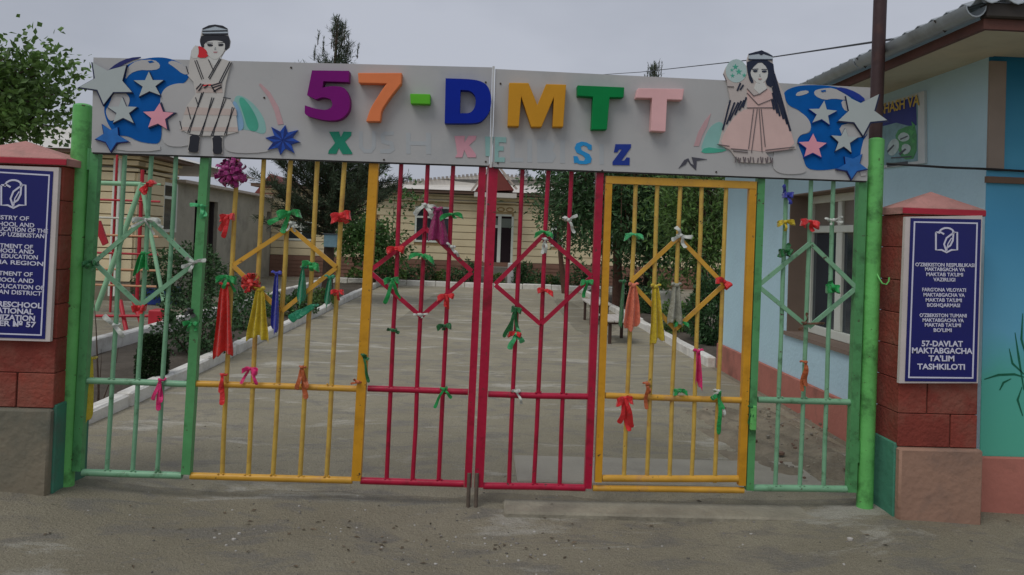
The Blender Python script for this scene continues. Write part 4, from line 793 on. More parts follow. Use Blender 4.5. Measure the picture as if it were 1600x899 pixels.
# porch gable over the door
g0, g1, gp = fu(738, 302), fu(806, 297), fu(768, 258); GY = FY-1.1
p0, p1, pa = on(1, 741, 300, GY), on(1, 803, 297, GY), on(1, 772, 254, GY)
b = MB(); b.add([tuple(p0), tuple(p1), tuple(pa), (p0.x, FY+2.5, p0.z), (p1.x, FY+2.5, p1.z), (pa.x, FY+2.5, pa.z)], [(0, 1, 2), (0, 2, 5, 3), (1, 4, 5, 2), (0, 3, 4, 1)]); b.build('porch_gable', MAR, FB)
b = MB(); b.sqbar(p0+Vector((-.1, -.03, .02)), pa+Vector((0, -.03, .05)), .07, .05); b.sqbar(p1+Vector((.1, -.03, .02)), pa+Vector((.01, -.031, .05)), .07, .05); b.build('gable_edge', mat('gable_edge_pale', A(150, 138, 128), .7), FB)
b = MB(); b.box((p0.x, GY, p0.z-.16), (p1.x+.1, FY-.4, p0.z-.005)); b.build('porch_beam', ROOFP, FB)
b = MB()
for k in range(3): cx = u0+x0f+(u1-u0)*(.25+.3*k); b.tube([(cx+.12*math.cos(a*.7), FY-.06, z1+.24+.07*math.sin(a*.7)) for a in range(10)], .02, 5)
b.build('door_ornament', mat('ornament_ochre', A(150, 124, 84), .7), FB)
b = MB(); b.box((u0+x0f-.3, FY-1.3, .0), (u1+x0f+.25, FY-.1, .3)); b.box((u0+x0f-.2, FY-.9, .3), (u1+x0f+.15, FY-.1, .6)); b.build('door_steps', M['concrete'], FB)
b = MB(); q = on(1, 798, 450, 21.0); b.cbox((q.x-.12, 20.9, 0), (q.x+.1, 21.3, .78), .03); b.build('step_wall', M['white'], FB)

CB = thing('cream_building', (-12, 14, 0), 'cream building with pale roof on the playground side of the courtyard', 'building')
cx0, cy0, cz = -7.5, 11.9, 3.1
P_, bx = facade(CB, (-22, cy0, 0), (1, 0, 0), 14.5, .4, cz-.35, .24, [(1.5, 3.0, .9, 2.4), (5.0, 6.5, .9, 2.4), (9.2, 10.5, .9, 2.3)])
window(CB, P_, bx, 9.2, 10.5, .9, 2.3); window(CB, P_, bx, 5, 6.5, .9, 2.4); window(CB, P_, bx, 1.5, 3, .9, 2.4)
w0, w1 = on(0, 253, 320, cx0).y-cy0, on(0, 276, 320, cx0).y-cy0-.03
zt_, zb_ = on(0, 258, 285, cx0).z, on(0, 256, 363, cx0).z
P2, bx2 = facade(CB, (cx0, cy0, 0), (0, 1, 0), 2.1, .4, cz-.35, .24, [(w0, w1, zb_, zt_)])
window(CB, P2, bx2, w0, w1, zb_, zt_, 0)
for z, pr, h in ((cz-.33, .08, .06), (cz-.2, .06, .1), (cz-.07, .14, .06)):
    b = MB(); bx(b, 0, 14.5+pr, -.3, pr, z, z+h); bx2(b, .0005, 2.1, -.3, pr, z+.001, z+h-.001); b.build('cornice_moulding', CR, CB)
b = MB(); b.box((-22.3, cy0-.4, cz), (cx0+.4, 14.05, cz+.07)); b.build('eave', EAV, CB)
b = MB(); b.add([(-22.3, cy0-.45, cz+.075), (cx0+.45, cy0-.45, cz+.075), (cx0+.45, 19, cz+.075), (-22.3, 19, cz+.075), (-20, 15.3, cz+1.0), (cx0-3.2, 15.3, cz+1.0)], [(0, 1, 5, 4), (1, 2, 5), (2, 3, 4, 5), (3, 0, 4)]); b.build('roof', ROOFP, CB)
b = MB(); bx(b, 0, 14.5, -.34, .04, -.05, .395); bx2(b, .04, 2.1, -.34, .039, -.05, .396); b.build('base', GREYP, CB)
for px in (178, 186): 
    p = on(1, px, 300, cy0-.1); b = MB(); b.tube([(p.x, cy0-.1, .1), (p.x, cy0-.1, cz-.05)], .035, 8); b.build('downpipe', WF, CB, 50)

AX = thing('grey_annex', (-8.5, 19, 0), 'low grey rendered annex with a dark doorway between the cream buildings', 'building')
ay0, ay1, az = 14.02, 23.0, 2.7
d0, d1 = on(0, 304, 340, cx0).y, on(0, 340, 340, cx0).y; dz = on(0, 322, 314, cx0).z
n0, n1 = on(0, 417, 338, cx0).y, on(0, 430, 338, cx0).y
b = MB(); X0, X1 = cx0-.3, cx0
for a, c, z0, z1 in ((ay0, d0, 0, az), (d0, d1, dz, az), (d1, n0, 0, az), (n0, n1, 0, 1.55), (n0, n1, 2.25, az), (n1, min(ay1, FY-.1), 0, az)): b.box((X0, a, z0), (X1, c, z1))
b.build('wall', GREYW, AX)
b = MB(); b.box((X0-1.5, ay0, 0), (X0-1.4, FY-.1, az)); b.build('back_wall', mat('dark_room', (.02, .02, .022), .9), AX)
b = MB(); b.box((X0-1.6, ay0+.05, az), (cx0+.22, FY-.5, az+.07)); b.build('roof_slab', mat('slab_edge', A(160, 150, 138), .85), AX)
for y in (d0, d1-.07): b = MB(); b.box((cx0-.2, y+.001, 0), (cx0-.1, y+.069, dz-.001)); b.build('door_jamb', mat('jamb_dark', A(44, 40, 40), .7), AX)
MH = thing('maroon_house', (-9, 33, 0), 'house with maroon gable far behind the grey annex', 'house')
a_, c_ = on(1, 395, 320, 33), on(1, 470, 322, 33); b = MB(); b.box((a_.x, 33, 0), (c_.x, 38, a_.z)); b.build('wall', CR, MH)
ap = on(1, 424, 272, 33); b = MB(); b.add([(a_.x-.3, 32.8, a_.z), (c_.x+.3, 32.8, a_.z), (ap.x, 32.8, ap.z), (a_.x-.3, 38, a_.z), (c_.x+.3, 38, a_.z), (ap.x, 38, ap.z)], [(0, 1, 2), (0, 2, 5, 3), (1, 4, 5, 2), (3, 5, 4), (0, 3, 4, 1)]); b.build('roof', MAR, MH)

# ------------------------------------------------------------------ trees and plants
BARK = mat('bark_brown', (.075, .05, .035), .95, .3, 12, .8, 40); BARKR = mat('bark_red_brown', (.12, .062, .042), .95, .3, 12, .8, 40)
LEAF = mat('leaf_green', (.105, .19, .045), .5, .5, 1.9, island=.45, trans=.25); LEAFD = mat('leaf_dark_green', (.052, .115, .04), .5, .5, 1.9, island=.5, trans=.2); LEAFB = mat('leaf_bright_green', (.08, .17, .045), .5, .5, 1.9, island=.45, trans=.3); NEED = mat('pine_needle', (.05, .078, .04), .6, .2, 3, island=.5, trans=.1); BOX = mat('clipped_leaf', (.028, .06, .02), .6, .2, 3, island=.5, trans=.15)
def limb(b, a, d, L_, r, rng, n=5, up=.15, wob=.12):
    p = [np.array(a, float)]; d = np.array(d, float); d /= np.linalg.norm(d)
    for i in range(n): d = d+rng.normal(0, wob, 3)+np.array([0, 0, up*.3]); d /= np.linalg.norm(d); p.append(p[-1]+d*L_/n)
    b.tube([tuple(q) for q in p], [r*(1-.75*i/n) for i in range(n+1)], 6); return p, d
def broad_tree(name, base, h, crown, label, seed, nclump, per, ll, lw, bark, leaf, droop=.3, trunk_r=.1, lean=(0, 0), group=None, fork=.35):
    """trunk with limbs; leaf clumps fill the crown ellipsoid list [(centre, radii)]"""
    rng = np.random.default_rng(seed); x, y = base[:2]; z0 = base[2] if len(base) > 2 else 0
    root = thing(name, (x, y, z0), label, 'tree', group)
    b = MB(); top = (x+lean[0], y+lean[1], z0+h*.85)
    p = [(x, y, z0-.1), (x+lean[0]*.2+rng.normal(0, .03), y, z0+h*.2), (x+lean[0]*.5+rng.normal(0, .05), y+lean[1]*.5, z0+h*.45), top]
    b.tube(p, [trunk_r*1.2, trunk_r, trunk_r*.75, trunk_r*.15], 9); b.build('trunk', bark, root, 60)
    cl = []; lb = MB()
    for c, rad in crown:
        c, rad = np.array(c, float), np.array(rad, float)
        k = int(nclump*rad.prod()/sum(np.prod(q[1]) for q in crown))
        for _ in range(k):
            v = rng.normal(size=3); v /= np.linalg.norm(v); v *= rng.uniform(.25, 1)**.5*(1+rng.normal(0, .1)); cl.append(c+v*rad)
    for i, q in enumerate(cl):
        if i % 4 == 0:
            t = rng.uniform(fork, .95); a = np.array(p[2])*(1-t)+np.array(p[3])*t if t > .5 else np.array(p[1])*(1-t*2)+np.array(p[2])*t*2
            d = q-a; L_ = np.linalg.norm(d); mid = a+d*.55+np.array([0, 0, .12*L_]); lb.tube([tuple(a), tuple(mid), tuple(q)], [trunk_r*.3, trunk_r*.16, .006], 5)
    lb.build('limbs', bark, root, 60)
    cb = MB()
    for q in cl:
        out_ = q-np.array([x+lean[0]*.5, y+lean[1]*.5, z0+h*.45]); out_ /= np.linalg.norm(out_)+1e-6
        s_ = rng.uniform(.55, 1.25)*ll*2.2; pos = q+rng.normal(0, 1, (per, 3))*s_*np.array([1, 1, .75]); dr = out_*.6+rng.normal(0, .75, (per, 3)); dr[:, 2] -= droop
        cb.leaves(pos, dr, ll, lw, rng)
    cb.build('crown', leaf, root); return root
# left foreground tree beyond the pillar (its crown leans over the roof line)
lt = lambda px, py, Y: on(1, px, py, Y)
c1, c2, c3 = lt(-5, 150, 4.2), lt(42, 98, 4.0), lt(82, 112, 4.1)
broad_tree('broadleaf_tree', (c1.x-.7, 4.3), 3.3, [(c1, (.62, .6, .46)), (c2, (.26, .3, .14)), (c3, (.25, .3, .12)), (lt(76, 152, 4.1), (.2, .3, .1)), (lt(35, 190, 4.1), (.42, .45, .14))], 'bright green broadleaf tree standing over the left notice pillar', 3, 150, 30, .085, .058, BARK, LEAF, .35, .09)
def pine(base, h, rmax, zlow, label, seed, n=170, dens=46, ndl=.13, group=None):
    rng = np.random.default_rng(seed); x, y = base; root = thing('pine_tree', (x, y, 0), label, 'tree', group)
    b = MB(); b.tube([(x, y, -.1), (x+.03, y, h*.3), (x-.02, y, h*.65), (x, y, h*.97)], [.13, .11, .07, .012], 9); b.build('trunk', BARK, root, 60)
    lb, cb = MB(), MB()
    for i in range(n):
        t = (i+rng.random())/n; z = zlow+(h*.96-zlow)*t; R_ = rmax*(1-t)**.85*rng.uniform(.55, 1.1)+.1; a = rng.uniform(0, 2*math.pi)
        if t > .62 and rng.random() < .7: continue
        st = np.array([x, y, z]); d = np.array([math.cos(a), math.sin(a), rng.uniform(-.05, .35)+.5*t+1.3*max(0, t-.55)]); p, dd = limb(lb, st, d, R_, .018*(1-t)+.005, rng, 4, .35+.5*t, .1)
        for seg in range(1, 5):
            q0, q1 = p[seg-1], p[seg]; k = int(dens*(.5+.5*seg/4)*max(.35, R_)*(1-.72*t)); 
            if k < 2: k = 2
            tt = rng.random((k, 1)); ax = (q1-q0)/np.linalg.norm(q1-q0); dr = ax*.75+rng.normal(0, .55, (k, 3)); dr[:, 2] += .15
            cb.leaves(q0+(q1-q0)*tt+rng.normal(0, .03, (k, 3)), dr, ndl, .014, rng, up=0)
        for s_ in range(2):
            k = rng.integers(1, 4); q = p[k]; a2 = a+rng.choice([-1, 1])*rng.uniform(.5, 1); p2, _ = limb(lb, q, [math.cos(a2), math.sin(a2), .2+.5*t], R_*.45, .006, rng, 3, .4, .1)
            kk = int(dens*.6*max(.4, R_)*(1-.72*t))+1; tt = rng.random((kk, 1)); cb.leaves(p2[0]+(p2[-1]-p2[0])*tt+rng.normal(0, .025, (kk, 3)), (p2[-1]-p2[0])/np.linalg.norm(p2[-1]-p2[0])*.7+rng.normal(0, .5, (kk, 3)), ndl, .014, rng, up=0)
    for i in range(16):       # upright leaders at the tip
        a = rng.uniform(0, 6.28); q = np.array([x+.55*math.cos(a)*rng.uniform(.1, 1), y+.5*math.sin(a)*rng.uniform(.1, 1), h*rng.uniform(.8, .9)]); L_ = h*rng.uniform(.05, .085)*(1.25-abs(q[0]-x)); tt = rng.random((46, 1))
        lb.tube([tuple(q), tuple(q+[.02, 0, L_])], [.01, .004], 5); cb.leaves(q+np.array([.02, 0, L_])*tt, np.array([0, 0, 1.])+rng.normal(0, .3, (46, 3)), ndl*.7, .012, rng, up=0)
    lb.build('branches', BARK, root, 60); cb.build('crown', NEED, root); return root
pb = on(1, 511, 440, 12.6)
PINE = pine((pb.x, 12.6), on(1, 517, 14, 12.6).z, 2.0, 1.55, 'tall dark pine behind the sign, with a blue box on its trunk', 11, 290, 85)
p2 = on(1, 1023, 97, 14.5); pine((p2.x, 14.5), p2.z+.1, 1.3, 1.6, 'pine whose tip just clears the sign over the pink T', 12, 150, 55)
p3 = on(1, 820, 258, 27); pine((p3.x, 28), on(1, 818, 258, 28).z, .7, 3.0, 'small pine tip behind the far ridge', 13, 60, 26, .16)
q = on(1, 517, 376, 12.45); b = MB(); b.cbox((q.x-.14, 12.36, q.z-.15), (q.x+.15, 12.5, q.z+.13), .012); bx_ = tag(b.build('nest_box', mat('faded_blue_box', A(108, 138, 148), .6, .15, 8)), 'faded blue box fixed to the pine trunk', 'box')
b = MB(); b.cbox((q.x-.17, 12.33, q.z+.131), (q.x+.18, 12.52, q.z+.155), .006); b.build('lid', mat('box_lid', A(84, 92, 96), .6), bx_)
# dense trees on the right of the path
T = lambda px, py, Y: on(1, px, py, Y)
broad_tree('broadleaf_tree', (T(966, 430, 13.5).x, 13.5), 5.0, [(T(960, 300, 13.5), (1.45, 1.3, 1.15)), (T(1060, 320, 12.8), (1.3, 1.2, 1.35)), (T(905, 290, 14), (.8, .9, .75)), (T(1000, 370, 13), (1.2, 1.1, .6))], 'big dark green tree filling the view behind the yellow wicket door', 5, 520, 30, .17, .06, BARKR, LEAFD, .45, .11)
broad_tree('broadleaf_tree', (T(1098, 500, 9).x, 9.2), 3.6, [(T(1090, 330, 9.4), (.75, .8, 1.0)), (T(1112, 390, 9), (.5, .6, .7))], 'leafy tree close to the far corner of the blue building', 6, 190, 26, .13, .05, BARK, LEAF, .4, .06)
broad_tree('broadleaf_tree', (T(884, 430, 18.3).x, 18.3), 3.6, [(T(878, 325, 18.3), (.75, .8, .75)), (T(905, 345, 18), (.7, .7, .9))], 'slim leaning tree in the far bed right of the door', 8, 110, 20, .15, .06, BARKR, LEAFD, .4, .08, (-.35, 0))
broad_tree('young_tree', (T(585, 450, 18.8).x, 18.8), 2.6, [(T(575, 378, 18.7), (.85, .6, .55)), (T(560, 360, 18.8), (.5, .5, .45)), (T(605, 400, 18.6), (.5, .5, .4))], 'bushy young tree before the far wall beside the ochre stile', 9, 150, 22, .14, .09, BARK, LEAFB, .3, .045)
broad_tree('young_tree', (T(612, 430, 20.3).x, 20.3), 3.6, [(T(640, 312, 20.2), (.3, .3, .42)), (T(632, 300, 20.2), (.25, .25, .25))], 'thin stem with one tuft of broad leaves against the far wall', 10, 14, 12, .16, .1, BARK, LEAFB, .5, .02)
def bush(name, base, rad, label, seed, n, ll, lw, m, cat='bush', group=None, stems=6, droop=.1, flat=1.0):
    rng = np.random.default_rng(seed); x, y = base; root = thing(name, (x, y, 0), label, cat, group); b = MB()
    for i in range(stems): a = rng.uniform(0, 6.28); limb(b, (x+.05*math.cos(a), y+.05*math.sin(a), .0), (math.cos(a)*rad[0], math.sin(a)*rad[1], rad[2]*1.6), rad[2]*1.6, .012, rng, 4, .2, .15)
    b.build('stem', BARK, root, 60)
    n = int(n*1.7); v = rng.normal(size=(n, 3)); v /= np.linalg.norm(v, axis=1)[:, None]; v *= rng.uniform(.35, 1.05, (n, 1))**.6; lump_ = 1+.25*np.sin(v[:, :1]*5+seed)*np.cos(v[:, 2:]*4+v[:, 1:2]*3); v = v*lump_
    pos = np.array([x, y, rad[2]*1.02])+v*np.array(rad); dr = v+rng.normal(0, .6, (n, 3)); dr[:, 2] -= droop
    c = MB(); c.leaves(pos, dr, ll*.85, lw*.9, rng); c.build('foliage', m, root); return root
gb = lambda px, py: on(2, px, py, 0)
def boxbush():
    p = gb(236, 605); rng = np.random.default_rng(4); root = thing('clipped_shrub', (p.x, p.y, 0), 'dark clipped shrub in the bed behind the green bars', 'shrub'); n = 5200
    a = rng.uniform(0, 6.28, n); z = rng.random(n); r = .135*(1-.45*np.clip((z-.55)/.45, 0, 1)**1.5)*np.sqrt(rng.uniform(.55, 1.1, n)); pos = np.stack([p.x+r*np.cos(a), p.y+r*np.sin(a), .02+z*.5], 1)
    c = MB(); dr = np.stack([np.cos(a), np.sin(a), .7+0*a], 1)+rng.normal(0, .5, (n, 3)); c.leaves(pos, dr, .035, .022, rng); c.build('foliage', BOX, root); b = MB(); b.tube([(p.x, p.y, -.05), (p.x, p.y, .3)], .02, 7); b.build('stem', BARK, root)
boxbush()
p = gb(153, 640); rng = np.random.default_rng(2); b = MB()
for d, L_, r in (((.0, 0, 1), .95, .011), ((.35, 0, 1), .6, .007), ((-.12, .1, 1), .55, .006)):
    limb(b, (p.x, p.y, -.03), d, L_, r, rng, 5, .1, .06)
tag(b.build('sapling', BARK, smooth=60), 'bare forked sapling in the bed beside the hinge stile', 'sapling')
for spec in ((gb(305, 560), (.5, .45, .42), 'loose rose bush behind the thick green stile', 21, 1500, .06, .04, LEAFD), (gb(285, 478), (.9, .6, .62), 'tall leafy bush at the foot of the grey annex', 22, 1800, .1, .055, LEAFD), (gb(382, 520), (.32, .4, .36), 'rounded bush in the bed between the red and yellow cloths', 23, 900, .07, .04, LEAFD), (gb(470, 497), (.3, .4, .25), 'low green bush beside the kerb under the green cloth', 24, 800, .07, .045, LEAFB), (gb(505, 482), (.3, .35, .2), 'small bush at the far end of the left bed', 25, 600, .07, .045, LEAF), (gb(425, 500), (.28, .3, .24), 'small bush behind the blue cloth', 26, 600, .06, .04, LEAF)):
    bush('rose_bush', (spec[0].x, spec[0].y), *spec[1:])
for spec in ((on(0, 1108, 540, 3.6), (.32, .5, .55), 'glossy bush against the blue building corner', 31, 1700, .1, .05, LEAFD), (on(0, 1060, 520, 3.5), (.3, .45, .3), 'low bush in the right bed behind the magenta ribbon', 32, 900, .08, .045, LEAF), (on(0, 1010, 490, 3.6), (.35, .5, .32), 'bush in the right bed behind the white bench', 33, 1000, .08, .045, LEAFD), (on(0, 985, 470, 3.7), (.35, .5, .4), 'far bush in the right bed by the tree trunk', 34, 900, .09, .05, LEAFD)):
    bush('garden_bush', (spec[0].x, spec[0].y), *spec[1:])
# low plants of the far bed, one by one
frng = random.Random(5); fplants = ((556, 0), (600, 1), (622, 0), (645, 1), (668, 2), (690, 0), (712, 1), (735, 2), (775, 0), (812, 2), (822, 2), (838, 1), (858, 0), (880, 1), (905, 2), (925, 1))
nm = {0: ('a low spreading green plant', .3, .2, LEAF), 1: ('a leafy green plant', .3, .27, LEAFD), 2: ('a taller upright green plant', .24, .42, LEAFD)}
wh = {556: 'left of the ochre stile', 600: 'just right of the ochre stile', 622: 'behind the second red bar', 645: 'left of the middle red bar', 668: 'below the big far window', 690: 'below the right edge of the far window', 712: 'behind the third red bar', 735: 'beside the two meeting stiles', 775: 'left of the far steps', 812: 'right of the pale step wall', 822: 'in front of the far brown wall base', 838: 'under the right raspberry diamond top', 858: 'behind the middle bar of the right leaf', 880: 'at the foot of the leaning tree', 905: 'right of the leaning tree', 925: 'at the right end of the far bed'}
for i, (px, k) in enumerate(fplants):
    p = on(1, px, 440, 20.3+frng.uniform(0, .9)); d_, r_, h_, m_ = nm[k]; bush('bedding_plant', (p.x, p.y), (r_, r_, h_), '%s in the far bed, %s' % (d_[2:], wh[px]), 50+i, 260, .12, .06, m_, 'plant', 'plants in the far bed', 3)

# ------------------------------------------------------------------ playground on the left
PAD = mat('playground_light_green', A(116, 156, 122), .45, .12, 5); PRED = mat('playground_red', A(150, 34, 44), .45, .15, 5); PWH = mat('playground_white', A(166, 166, 154), .5, .12, 5); PTAN = mat('playground_tan', A(170, 128, 96), .5, .12, 5); PBL = mat('playground_blue', A(30, 56, 124), .5, .15, 5)
SW = thing('swing_frame', (-5.6, 8.6, 0), 'pale green tube swing frame standing in the playground', 'swing frame')
Yp = 8.4
def ptube(pts, r, m, root, nm='tube'): b = MB(); b.tube(pts, r, 8); return b.build(nm, m, root, 50)
ap = on(1, 221, 288, Yp)
ptube([ap, on(1, 150, 486, Yp-.3)], .045, PAD, SW, 'leg'); ptube([ap, on(1, 262, 505, Yp-.6)], .035, PAD, SW, 'leg')
bk = ap+Vector((-3.2, .6, 0)); ptube([ap, bk], .04, PAD, SW, 'crossbar'); ptube([bk, bk+Vector((-.7, -.5, -2.3))], .04, PAD, SW, 'leg'); ptube([bk, bk+Vector((.6, -.3, -2.3))], .04, PAD, SW, 'leg')
LD = thing('climbing_ladder', (-7.3, 10.2, 0), 'red and white climbing ladder with coloured rungs by the cream wall', 'climbing frame'); Yl = 9.6
xa, xb = on(1, 128, 330, Yl).x, on(1, 220, 330, Yl).x
for x in (xa, xb): ptube([(x, Yl, 0), (x, Yl, 2.65)], .035, PRED, LD, 'upright')
for px in (178, 190): x = on(1, px, 320, Yl).x; ptube([(x, Yl+.04, 0), (x, Yl+.04, 3.4)], .022, PRED if px == 178 else PWH, LD, 'pole')
for py, m in ((286, PAD), (313, PRED), (341, PWH), (368, PTAN), (396, PRED), (421, PTAN), (446, PTAN)):
    z = on(1, 180, py, Yl).z; ptube([(xa, Yl-.02, z), (xb+.35, Yl-.02, z)], .02, m, LD, 'rung')
SS = thing('seesaw', (-5.3, 7.2, 0), 'low red seesaw with square red seat in the playground', 'seesaw'); Ys = 7.3
ptube([on(1, 188, 470, Ys+.2), on(1, 200, 530, Ys-.1)], .035, PRED, SS, 'leg'); ptube([on(1, 206, 462, Ys+.2), on(1, 228, 526, Ys-.1)], .035, PRED, SS, 'leg'); ptube([on(1, 150, 494, Ys), on(1, 272, 494, Ys)], .022, PRED, SS, 'beam')
p = on(1, 248, 496, Ys-.05); b = MB(); b.cbox((p.x-.11, Ys-.18, p.z-.13), (p.x+.1, Ys+.1, p.z+.12), .015); b.build('seat', PRED, SS)
BX = thing('blue_crate', tuple(gb(246, 476)), 'blue box standing on the playground ground', 'crate'); p = gb(246, 477); b = MB(); b.cbox((p.x-.33, p.y, 0), (p.x+.33, p.y+.4, .33), .015); b.build('body', PBL, BX); b = MB(); b.cbox((p.x-.35, p.y-.02, .331), (p.x+.35, p.y+.42, .37), .008); b.build('rim', mat('crate_rim', A(80, 96, 130), .5), BX)
# red and pink climbing panels behind the ladder
b = MB(); pts = [(150, 345), (156, 345), (168, 380), (160, 384), (150, 362)]; b.prism([pts], bfr(9.2), (0, -1, 0), .05); tag(b.build('slide_panel', PRED), 'red side panel of a small slide at the playground edge', 'slide')
# ------------------------------------------------------------------ benches and odd things right of the path
BW = mat('bench_white', A(166, 160, 152, .42), .6, .12, 6); BD = mat('bench_dark', A(62, 46, 40), .7, .15, 6)
def bench(c, L_, label, h=.36):
    root = thing('bench', c, label, 'bench'); x, y = c[:2]
    for i in range(4): b = MB(); b.cbox((x-.2+i*.105, y-L_/2, h), (x-.2+i*.105+.095, y+L_/2, h+.035), .006); b.build('slat', BW, root)
    for yy in (y-L_/2+.12, y+L_/2-.2):
        for xx in (x-.17, x+.14): b = MB(); b.cbox((xx, yy, 0), (xx+.05, yy+.05, h-.0405), .006); b.build('leg', BD, root)
        b = MB(); b.cbox((x-.18, yy-.005, h-.04), (x+.2, yy+.055, h-.001), .005); b.build('cross_bar', BD, root)
p = gb(962, 541); bench((p.x+.08, p.y+.55, 0), 1.0, 'white slatted bench beside the right kerb')
p = gb(916, 510); bench((p.x+.25, p.y+.6, 0), 1.2, 'darker bench end further along the right kerb', .4)
# whitewashed inner wall stones and painted tyre planter
p = on(0, 1036, 470, 3.55); PLN = thing('urn_planter', (3.55, p.y, 0), 'pale urn shaped planter in the right bed', 'planter'); b = MB()
prof = [(0, .16), (.06, .18), (.14, .11), (.3, .16), (.5, .24), (.62, .22), (.66, .25), (.7, .24)]
n = 14
for z, r in prof: b.v += [(3.55+r*math.cos(6.2832*j/n), p.y+r*math.sin(6.2832*j/n), z) for j in range(n)]
b.f = [(i*n+j, i*n+(j+1) % n, (i+1)*n+(j+1) % n, (i+1)*n+j) for i in range(len(prof)-1) for j in range(n)]; b.f.append(tuple((len(prof)-1)*n+j for j in range(n))); b.mi = [0]*len(b.f); b.build('bowl', mat('urn_pale', A(146, 146, 138), .85, .15, 6, .2, 20), PLN, 50)
b = MB(); rng = np.random.default_rng(9); b.leaves(np.array([3.55, p.y, .75])+rng.normal(0, .14, (180, 3)), rng.normal(0, 1, (180, 3))+np.array([0, 0, .8]), .12, .05, rng); b.build('foliage', LEAF, PLN)
kerb('bed_wall', (3.34, 5.5), (4.0, 6.2), 3, .12, .3)

# loose rubble and earth heaped along the blue wall
lump('dirt', 1.9, 3.1, .45, 3.0, .085, mat('loose_earth', (.25, .215, .155), .95, .35, 5, .9, 24, (.18, .15, .11), .5, 4), 8, .06, 5)
def rubble():
    rng = np.random.default_rng(31); b = MB()
    for i in range(110):
        x, y = rng.uniform(2.2, 3.1), rng.uniform(.45, 2.7); r = rng.uniform(.005, .014)*(2 if rng.random() < .08 else 1); b.ball((x, y, .05+r*.3), (r*rng.uniform(.8, 1.5), r*rng.uniform(.8, 1.4), r*.75), int(rng.integers(0, 3)), 5, 3)
    tag(b.build('rubble', [mat('rubble_pale', (.33, .3, .23), .9), mat('rubble_brown', (.2, .13, .095), .9), mat('rubble_grey', (.26, .24, .2), .9)]), kind='stuff')
rubble()
# pebbles and grit
def pebbles():
    rng = np.random.default_rng(6); b = MB()
    for i in range(420):
        if i < 300: x, y = rng.uniform(-4, 4.2), rng.uniform(-3.4, .2)
        else: x, y = rng.uniform(-3, 3), rng.uniform(.3, 7)
        if rng.random() < .5: x = rng.normal(-.35+(1.6 if rng.random() < .3 else 0), .7); y = rng.normal(-.55, .35)
        r = rng.uniform(.003, .008)*(2.2 if rng.random() < .04 else 1); b.ball((x, y, gz(x, y)+r*.25), (r*rng.uniform(.8, 1.6), r*rng.uniform(.8, 1.5), r*.7), rng.integers(0, 3), 5, 3)
    tag(b.build('pebbles', [mat('pebble_pale', (.46, .44, .4), .9), mat('pebble_grey', (.24, .225, .2), .9), mat('pebble_dark', (.13, .12, .1), .9)]), kind='stuff')
pebbles()
def litter():
    """dry leaves and twigs blown against the gate"""
    rng = np.random.default_rng(16); b = MB(); n = 110; x = np.where(rng.random(n) < .6, rng.normal(-.4, .8, n), rng.uniform(-3.5, 3.6, n)); y = np.where(rng.random(n) < .7, rng.normal(-.45, .4, n), rng.uniform(-3, 3, n))
    pos = np.stack([x, y, np.array([gz(a, c) for a, c in zip(x, y)])+.006], 1); d = rng.normal(0, 1, (n, 3)); d[:, 2] *= .12; b.leaves(pos, d, .035, .016, rng, up=4)
    tag(b.build('fallen_leaves', mat('dry_leaf', (.13, .1, .065), .9, .3, 5, island=.5)), kind='stuff')
litter()

# ------------------------------------------------------------------ ribbons, bows and cloths tied to the gate
RC = {k: mat('satin_'+k, tuple(x*.82 for x in A(*c)), .36, .2, 18, .5, 55, sheen=.3) for k, c in dict(red=(196, 26, 30), white=(172, 176, 168), green=(18, 132, 62), dgreen=(14, 88, 40), lgreen=(60, 160, 100), yellow=(178, 156, 30), magenta=(190, 24, 94), purple=(134, 20, 96), plum=(126, 16, 78), blue=(40, 48, 140), orange=(214, 108, 78), salmon=(206, 112, 84), rust=(156, 76, 34), brown=(84, 56, 34), scarlet=(176, 26, 14), grey=(132, 132, 118), teal=(20, 116, 82), black=(30, 34, 30)).items()}
GRP = 'ribbons and cloths tied to the gate'
V3 = Vector
def rib(name, b, mats, label, cat='ribbon'):
    o = b.build(name, mats); o.data.polygons.foreach_set('use_smooth', [True]*len(o.data.polygons))
    md = o.modifiers.new('soften', 'SUBSURF'); md.levels = 1; md.render_levels = 2 if cat in ('ribbon', 'ribbon bow') else 1
    return tag(o, label, cat, GRP)
def tie(b, c, r=.02, mi=0):
    b.tube([c+V3((r*math.cos(a*math.pi/5), .022+r*math.sin(a*math.pi/5), .004*math.sin(a*1.3))) for a in range(11)], .0075, 6, mi)
